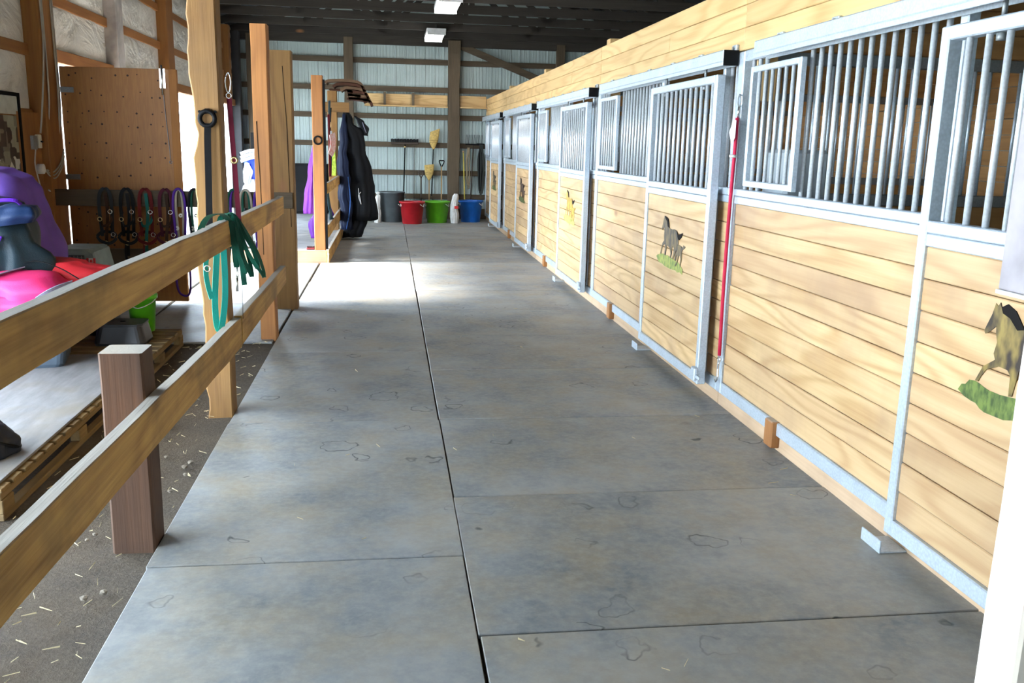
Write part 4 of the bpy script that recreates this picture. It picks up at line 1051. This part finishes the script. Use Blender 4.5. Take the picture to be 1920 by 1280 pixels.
# ================================================================== TACK PLATFORM
pf = thing('tack_platform', 'raised plank platform with scuffed front board beyond the bright doorway', 'platform', (-2.3, 15.5, 0))
for k in range(20):
    y = 12.44+.37*k
    box('deck_board', (XL+.17, y, .115), (-1.145, y+.364, .155), plain('grey_deck', (.30, .30, .31), .6, 0, .15, 3), pf, .003)
box('front_board', (XL+.17, 12.395, -.018), (-1.14, 12.436, .165), wood('scuffed_board', (.50, .34, .20), (.30, .18, .09), 'X', stain=(.45, .07, .05), stain_amt=.5, rough=.8), pf, .004)
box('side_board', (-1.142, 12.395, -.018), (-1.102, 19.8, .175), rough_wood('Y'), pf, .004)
tp = thing('tack_partition', 'post and rail partition on the platform hung with tack', 'partition', (-1.2, 14, .155))
timber('post', (-1.295, 12.44, .156), (-1.150, 12.58, 2.45), red_wood('Z'), tp, seed=12)
timber('post', (-1.285, 15.45, .156), (-1.130, 15.60, 2.42), tan_wood('Z'), tp, seed=13)
box('post_strip', (-1.149, 12.45, .18), (-1.120, 12.50, 2.40), DKSTEEL, tp, .003)
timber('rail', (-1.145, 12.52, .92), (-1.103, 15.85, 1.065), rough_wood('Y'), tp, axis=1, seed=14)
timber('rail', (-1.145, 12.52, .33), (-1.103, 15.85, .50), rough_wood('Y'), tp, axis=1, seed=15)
box('cross_arm', (-1.40, 15.40, 2.08), (-.93, 15.446, 2.24), tan_wood('X'), tp, .004)
ring('tie_ring', (-1.222, 12.425, 1.62), .05, .012, DKSTEEL, tp, 'Y')
ch = thing('crop_chain', 'short chain hanging at the corner of the scuffed platform board', 'chain', (-1.11, 12.42, .16))
cable('chain', [(-1.115, 12.38, .17), (-1.11, 12.375, .09), (-1.118, 12.375, .0)], .006, CHROME, ch); ring('link', (-1.115, 12.378, .12), .012, .004, CHROME, ch)
ss = thing('stirrup_pad', 'small dark red brush lying on the platform beside the post', 'brush', (-1.33, 12.6, .157))
box('block', (-1.42, 12.56, .155), (-1.302, 12.64, .185), plain('dark_red_block', (.16, .012, .015), .6), ss, .01)
for k in range(6): box('bristle_row', (-1.41+.018*k, 12.565, .186), (-1.402+.018*k, 12.635, .20), plain('dark_bristle', (.05, .01, .01), .9), ss, .001)
# saddle pads over the arm
BRN = cloth('brown_pad', (.075, .03, .018), .9); BRN2 = cloth('olive_tan_pad', (.14, .085, .05), .9)
sp = thing('saddle_pads', 'stack of brown saddle pads fanned over the top of the tack post', 'saddle pads', (-1.0, 15.55, 2.45))
for i in range(6):
    z = 2.575-.055*i; x1 = -.70+.028*i; x0 = -1.30+.12*i
    strap('pad', [(x0, 15.45, z-.05), (x0+.06, 15.45, z-.01), (-.95, 15.45, z), (x1-.06, 15.45, z-.03), (x1, 15.45, z-.11)], .36, .042, BRN if i % 2 else BRN2, sp, (0, 1, 0))
box('support', (-1.25, 15.44, 2.42), (-.85, 15.60, 2.45), BRN, sp, .005)
# black rugs hanging
rb = thing('hanging_rug', 'large black horse rug hanging to the floor from the tack post', 'blanket', (-.85, 15.5, 1))
BLK = cloth('black_rug_nylon', (.0045, .0055, .008), .7, .2); BLU = cloth('navy_rug', (.008, .015, .045), .6)
drape('rug', [(.34, -.74, 15.62, .25, .20, .8), (.8, -.77, 15.60, .24, .19, .9), (1.3, -.82, 15.58, .20, .16, .9), (1.62, -.86, 15.56, .18, .14, .9), (1.75, -.87, 15.55, .17, .13, .8), (1.95, -.95, 15.53, .09, .08, .5), (2.16, -1.0, 15.5, .04, .05, .2)], BLK, rb, 6, .07, 41, wob=.05)
drape('hood', [(1.72, -.70, 15.6, .07, .08, .6), (1.84, -.69, 15.6, .09, .09, .6), (1.95, -.76, 15.58, .07, .07, .5), (2.02, -.85, 15.56, .02, .03, .2)], BLK, rb, 5, .1, 42)
drape('hem', [(.03, -.92, 15.55, .15, .15, .8), (.12, -.90, 15.55, .17, .17, 1), (.30, -.86, 15.58, .20, .18, .8), (.50, -.82, 15.6, .14, .12, .4)], BLK, rb, 7, .08, 43, wob=.05)
WL = plain('white_stitch', (.75, .75, .75), .5)
cable('stitched_script', [(-.80, 15.385, .86), (-.795, 15.38, .78), (-.775, 15.38, .70), (-.76, 15.385, .60), (-.78, 15.38, .66), (-.80, 15.38, .74), (-.76, 15.385, .80)], .006, WL, rb)
cable('reflective_trim', [(-.72, 15.44, 1.93), (-.70, 15.43, 1.86), (-.66, 15.44, 1.76)], .006, GREYB, rb)
r2_ = thing('hanging_rug', 'navy blue rug hanging between the tack post and the black rug', 'blanket', (-1.02, 15.4, 1))
drape('rug', [(.18, -1.0, 15.36, .09, .10, .8), (.7, -1.02, 15.36, .10, .10, 1), (1.2, -1.05, 15.37, .09, .09, .9), (1.6, -1.03, 15.38, .07, .07, .7), (2.05, -1.02, 15.41, .03, .03, .3)], BLU, r2_, 5, .10, 44, wob=.04)
cable('binding', [(-.96, 15.24, 1.05), (-.93, 15.25, .7), (-.95, 15.24, .45), (-1.0, 15.25, .2)], .008, cloth('blue_binding', (.05, .14, .42)), r2_)
# purple sheet on the near tack post
ph = thing('hanging_sheet', 'bright purple sheet hanging behind the near tack post', 'blanket', (-1.38, 12.9, .8))
drape('sheet', [(.62, -1.37, 12.95, .10, .10, 1), (.9, -1.36, 12.95, .09, .10, 1), (1.2, -1.33, 12.95, .06, .08, .8), (1.55, -1.30, 12.95, .03, .05, .4)], cloth('violet_sheet', (.17, .03, .32), .6), ph, 5, .12, 45, wob=.03)
drape('lining', [(.28, -1.31, 12.92, .06, .06, .8), (.48, -1.32, 12.92, .09, .07, .8), (.63, -1.31, 12.92, .03, .04, .4)], cloth('violet_dark', (.09, .015, .20), .6), ph, 5, .12, 46, wob=.03)
# tack hanging between the posts
tk = thing('patterned_cloth', 'pink and white patterned cloth hanging on the tack partition', 'cloth', (-1.2, 13.6, 1.6))
strap('cloth', [(-1.10, 13.5, 1.72), (-1.09, 13.52, 1.62), (-1.10, 13.5, 1.50), (-1.13, 13.48, 1.42)], .16, .006, dmat('pink_print', (.75, .28, .26), (.78, .70, .70), 60), tk, (.45, .9, 0)); box('clip', (-1.125, 13.5, 1.70), (-1.10, 13.54, 1.76), STEEL_D, tk, .002)
tk = thing('lime_rope', 'lime green braided strap hanging against the far tack post', 'strap', (-1.2, 15.38, 1.3))
strap('strap', [(-1.20, 15.43, 1.60), (-1.205, 15.42, 1.4), (-1.195, 15.42, 1.2), (-1.20, 15.42, 1.06)], .07, .012, dmat('lime_print', (.30, .48, .02), (.62, .70, .08), 60), tk, (1, 0, 0)); box('clip', (-1.22, 15.42, 1.60), (-1.18, 15.445, 1.64), STEEL_D, tk, .002)
tk = thing('bridle', 'teal and grey bridle hanging between the two tack posts', 'bridle', (-1.18, 14.2, 1.7))
for i, (dx, m_) in enumerate(((0, cloth('slate_strap', (.05, .10, .13))), (.03, BLACK), (-.03, cloth('dark_red_strap', (.16, .01, .02))))):
    strap('rein', [(-1.16+dx*.3, 14.0+dx*3, 2.2-.1*i), (-1.17, 14.05+dx*3, 1.8), (-1.16, 14.0+dx*4, 1.4), (-1.17, 14.02, 1.10)], .05, .006, m_, tk, (.5, .85, 0))
for z in (1.85, 1.7): ring('bit_ring', (-1.14, 13.9, z), .035, .006, BRASS, tk, 'X')
strap('girth', [(-1.16, 13.2, .95), (-1.15, 13.25, .75), (-1.13, 13.3, .6), (-1.13, 13.4, .52), (-1.12, 13.5, .50)], .06, .012, cloth('slate_strap', (.05, .10, .13)), tk, (.4, .9, 0))
strap('girth', [(-1.18, 13.5, .92), (-1.17, 13.55, .75), (-1.15, 13.6, .62), (-1.12, 13.7, .53)], .06, .012, PURP_D, tk, (.4, .9, 0))
# blue saddle bag heap behind the doorway post
bs = thing('saddle_pads', 'blue and white saddle pads heaped by the far end of the doorway', 'saddle pads', (-2.9, 18.6, .5))
DKB = plain('dark_rack', (.01, .01, .01), .8)
BLUE = cloth('royal_blue_pad', (.015, .05, .55), .5); WHT = cloth('white_fleece', (.78, .80, .82), .8)
box('rack_post', (-2.98, 18.6, .156), (-2.82, 18.72, 1.75), DKB, bs); box('rack_arm', (-3.2, 18.5, 1.30), (-2.5, 18.9, 1.36), DKB, bs)
drape('blue_pad', [(.85, -2.82, 18.40, .26, .14, 1), (1.1, -2.82, 18.40, .26, .13, .8), (1.32, -2.86, 18.42, .22, .11, .4), (1.37, -2.9, 18.45, .05, .04, 0)], BLUE, bs, 6, .09, 51)
drape('white_pad', [(.78, -3.02, 18.24, .06, .05, 1), (1.0, -3.0, 18.24, .08, .05, .8), (1.18, -3.0, 18.26, .04, .04, .4)], WHT, bs, 4, .1, 52)
drape('white_pad', [(.95, -2.78, 18.24, .03, .04, 1), (1.15, -2.77, 18.24, .04, .04, .8), (1.25, -2.77, 18.26, .02, .03, .4)], WHT, bs, 4, .1, 53)
for i in range(3): cable('white_roll', [(-3.12, 18.22, 1.20+.07*i), (-2.95, 18.20, 1.26+.07*i), (-2.70, 18.22, 1.32+.05*i)], .03, WHT, bs)
drape('grey_pad', [(.55, -2.98, 18.3, .16, .12, .8), (.72, -2.95, 18.3, .15, .12, .8), (.86, -2.93, 18.3, .06, .06, .4)], cloth('pale_grey_pad', (.42, .45, .55)), bs, 5, .1, 54)
sdl = thing('shade_box', 'added dark box for the shade in the corner behind the tack posts', 'shade box', (-2.2, 19.3, .156))
box('body', (-2.9, 18.95, .156), (-1.55, 19.75, 1.15), plain('shadow_grey', (.009, .009, .010), .8), sdl, .01)  # near-black box put where the corner lies in shade
for x in (-2.88, -2.2): box('door', (x, 18.93, .2), (x+.64, 18.949, 1.12), plain('shadow_grey2', (.012, .012, .013), .8), sdl, .004)  # front panels of the added box, same painted shade

# ================================================================== END WALL: SHELF, TOOLS, TUBS
sf = thing('wall_shelf', 'yellow pine wall shelf with brackets on the metal end wall', 'shelf', (.5, YB-.1, 2.5))
YW = YB-.03
for x0, x1 in ((-.80, .965), (1.225, 1.80)):
    box('back_board', (x0, YW-.03, 2.40), (x1, YW, 2.635), pine_hdr('X'), sf, .003)
    box('ledge', (x0, YW-.22, 2.37), (x1, YW, 2.398), pine_hdr('X'), sf, .003)
for x in (-.40, .20): box('bracket', (x, YW-.20, 2.399), (x+.05, YW-.031, 2.66), old_wood('Z'), sf, .003)
TY = YB-.10
DKH = plain('dark_handle', (.05, .03, .02), .6); TANH = plain('ash_handle', (.45, .28, .12), .6); YEL = plain('yellow_paint', (.62, .50, .08), .5)
pbm = thing('push_broom', 'black push broom standing head-up behind the red tub', 'broom', (.02, TY, 0))
rod('handle', (.0, TY-.25, .02), (.05, TY, 1.58), .014, BLACK, pbm)
box('head', (-.25, TY-.04, 1.585), (.34, TY+.02, 1.635), DKH, pbm, .01)
for k in range(26): box('bristle_tuft', (-.25+.0226*k, TY-.045, 1.636), (-.230+.0226*k, TY+.025, 1.70+.006*math.sin(k*2.1)), BLACK, pbm, .004)
rod('ferrule', (.045, TY-.05, 1.52), (.05, TY-.05, 1.55), .022, BRASS, pbm)
STRW = plain('broom_corn', (.66, .45, .14), .8, 0, .2, 30); STR2 = plain('broom_twine', (.30, .20, .07), .8)
def broom(x, z0, zt, lean, hmat, hb_, label):
    t_ = thing('corn_broom', label, 'broom', (x, TY, 0), 'corn brooms on the end wall')
    rod('handle', (x-lean*.6, TY-.05, hb_), (x, TY-.02, z0+.03), .013, hmat, t_)
    bm = bmesh.new(); rr = []; H = zt-z0
    for f, hw, hd, dx in ((0, .025, .022, 0), (.15, .05, .03, 0), (.35, .085, .035, .0), (.6, .098, .03, lean*.2), (1.0, .105, .026, lean*.6)):
        q = [bm.verts.new((dx+hw*math.cos(2*PI*i/20), hd*math.sin(2*PI*i/20), f*H + (.04*math.cos(2*PI*i/20)*(1 if lean > 0 else .3) if f == 1 else 0))) for i in range(20)]
        rr.append(q)
    for a, b_ in zip(rr, rr[1:]):
        for i in range(20): bm.faces.new((a[i], a[(i+1) % 20], b_[(i+1) % 20], b_[i]))
    bm.faces.new(rr[0][::-1]); bm.faces.new(rr[-1]); bmesh.ops.recalc_face_normals(bm, faces=bm.faces[:])
    obj('bristles', mesh_from(bm, STRW, True), t_, (x, TY-.03, z0))
    for f, hw in ((.34, .086), (.46, .093)):
        ring('twine', (x, TY-.03, z0+H*f), hw, .005, STR2, t_, 'Z', sy=.4)
broom(.66, 1.50, 1.90, .06, BLACK, .50, 'corn broom held head-up high on the end wall, black handle')
broom(.57, .84, 1.17, 0, TANH, .05, 'corn broom with wooden handle standing head-up behind the green tub')
def dgrip(x, zt, hm, gm, label, zb=.06):
    t_ = thing('shovel', label, 'shovel', (x, TY, 0), 'upturned shovels on the end wall')
    rod('shaft', (x, TY-.06, zb), (x, TY-.02, zt-.12), .014, hm, t_)
    cable('grip', [(x, TY-.02, zt-.14), (x-.02, TY-.02, zt-.10), (x-.05, TY-.02, zt-.03), (x-.045, TY-.02, zt), (x, TY-.02, zt), (x+.045, TY-.02, zt), (x+.05, TY-.02, zt-.03), (x+.02, TY-.02, zt-.10), (x, TY-.02, zt-.14)], .012, gm, t_)
    box('blade', (x-.10, TY-.09, .0), (x+.10, TY-.075, .30), STEEL_D, t_, .005)
dgrip(.395, 1.02, DKH, DKH, 'dark-handled shovel with D-grip between the two tubs')
dgrip(.84, 1.26, TANH, BLACK, 'wooden shovel with black D-grip behind the green tub')
pl = rod('pole', (.24, TY-.02, .03), (.245, TY, 1.56), .008, DKH, None); tag(pl, 'thin dark pole leaning beside the push broom', 'pole')
pl = thing('pole', 'yellow pole standing in the corner behind the blue tub', 'pole', (1.33, TY, 0)); rod('shaft', (1.36, TY-.12, .02), (1.31, TY-.02, 1.44), .013, YEL, pl); rod('tip', (1.31, TY-.02, 1.44), (1.308, TY-.02, 1.48), .016, TANH, pl)
mf = thing('manure_fork', 'black manure fork standing tines-up in the corner', 'fork', (1.5, TY, 0))
rod('handle', (1.45, TY-.08, .02), (1.53, TY-.03, 1.62), .013, DKH, mf)
box('crossbar', (1.35, TY-.045, 1.60), (1.72, TY-.02, 1.63), DKSTEEL, mf, .004)
for k in range(13): rod('tine', (1.36+.0292*k, TY-.035, 1.63), (1.36+.0292*k+.006, TY-.08, 1.82), .0045, DKSTEEL, mf, 6)
rp = thing('rope_hank', 'tan rope hank hanging beside the manure fork', 'rope', (1.42, TY, 1.4))
ROPE = cloth('tan_rope', (.28, .22, .14))
for i in range(3): cable('rope_loop', [(1.41+.012*i, TY-.01, 1.55), (1.375+.01*i, TY-.02, 1.2), (1.40+.012*i, TY-.02, .80-.06*i), (1.44+.01*i, TY-.02, .82), (1.445, TY-.02, 1.2), (1.42+.012*i, TY-.01, 1.55)], .012, ROPE, rp)
hn = thing('harness', 'black harness straps bunched on the end wall beside the last stall', 'harness', (1.7, TY, 1.2))
for i in range(5): strap('strap', [(1.70-.01*i, TY-.02*i, 1.62), (1.64+.03*i, TY-.02*i, 1.3), (1.66+.02*i, TY-.02*i, .85), (1.68+.01*i, TY-.02*i, .62-.05*(i % 3)), (1.72+.01*i, TY-.02*i, .9), (1.73, TY-.02*i, 1.4), (1.71, TY-.02*i, 1.62)], .04, .008, BLACK if i % 2 else cloth('grey_harness', (.05, .055, .05)), hn, (1, .2, 0))
hook = box('hook_bar', (1.60, TY-.03, 1.61), (1.76, TY+.06, 1.645), DKSTEEL, hn, .004)
can = bucket('trash_can', 'grey plastic trash can left of the red tub', (-.24, 19.15, -.018), .215, .255, .64, plain('trash_grey', (.085, .10, .105), .5), rim=.02, cat='trash can')
for a in (-.31, .0): box('grip', (-.24+(-.30 if a < 0 else .25), 19.10, .50), (-.24+(-.25 if a < 0 else .30), 19.2, .55), plain('trash_grey', (.15, .17, .18)), can, .008)
def tub(c, h, r, mat_, label):
    t_ = bucket('muck_tub', label, c, r*.80, r, h, mat_, 'plastic tubs along the end wall', rim=.022, cat='tub')
    x, y, z = c
    for a in (-.5, 3.64): cable('rope_handle', [(x+math.cos(a)*r*1.02-.06, y-.2*r-r*.75, z+h-.05), (x+math.cos(a)*r*1.06, y-r*.5, z+h-.10), (x+math.cos(a)*r*1.06, y-r*.3, z+h-.05)], .008, WH, t_)
    return t_
tub((.17, 18.75, -.018), .47, .245, plain('red_plastic', (.42, .006, .012), .4), 'red muck tub between the grey can and the green tub')
tub((.70, 19.12, -.018), .46, .255, plain('green_plastic', (.11, .42, .008), .4), 'lime green muck tub in the middle of the end wall')
tub((1.43, 19.36, -.018), .47, .25, plain('blue_plastic', (.006, .12, .50), .4), 'blue muck tub in the corner by the stalls')
def bag(x, y, h, hw, label, seed):
    t_ = thing('feed_bag', label, 'feed bag', (x, y, -.018), 'white feed bags on the floor')
    m_ = dmat('feed_bag_print', (.78, .77, .75), (.55, .53, .50), 14)
    drape('sack', [(-.018, x, y, hw*.9, .09, .5), (.15, x, y, hw, .10, 1), (.35, x-.01, y, hw*.8, .08, 1), (h-.06, x, y, hw*.7, .05, 1), (h, x+.01, y, hw*.5, .02, .5)], m_, t_, 5, .10, seed, wob=.03)
    box('label_patch', (x-.02, y-.125, .30), (x+.06, y-.11, .36), FR, t_, .003) if seed == 62 else drape('twisted_neck', [(h-.02, x, y, .02, .02, .2), (h+.05, x+.01, y, .035, .03, 1), (h+.07, x+.01, y, .005, .005, 0)], m_, t_, 4, .2, seed)
    return t_
bag(-.53, 18.9, .56, .075, 'narrow white feed bag between the black rug and the grey can', 61)
bag(1.07, 19.0, .60, .085, 'crumpled white feed bag with red patch between the green and blue tubs', 62)
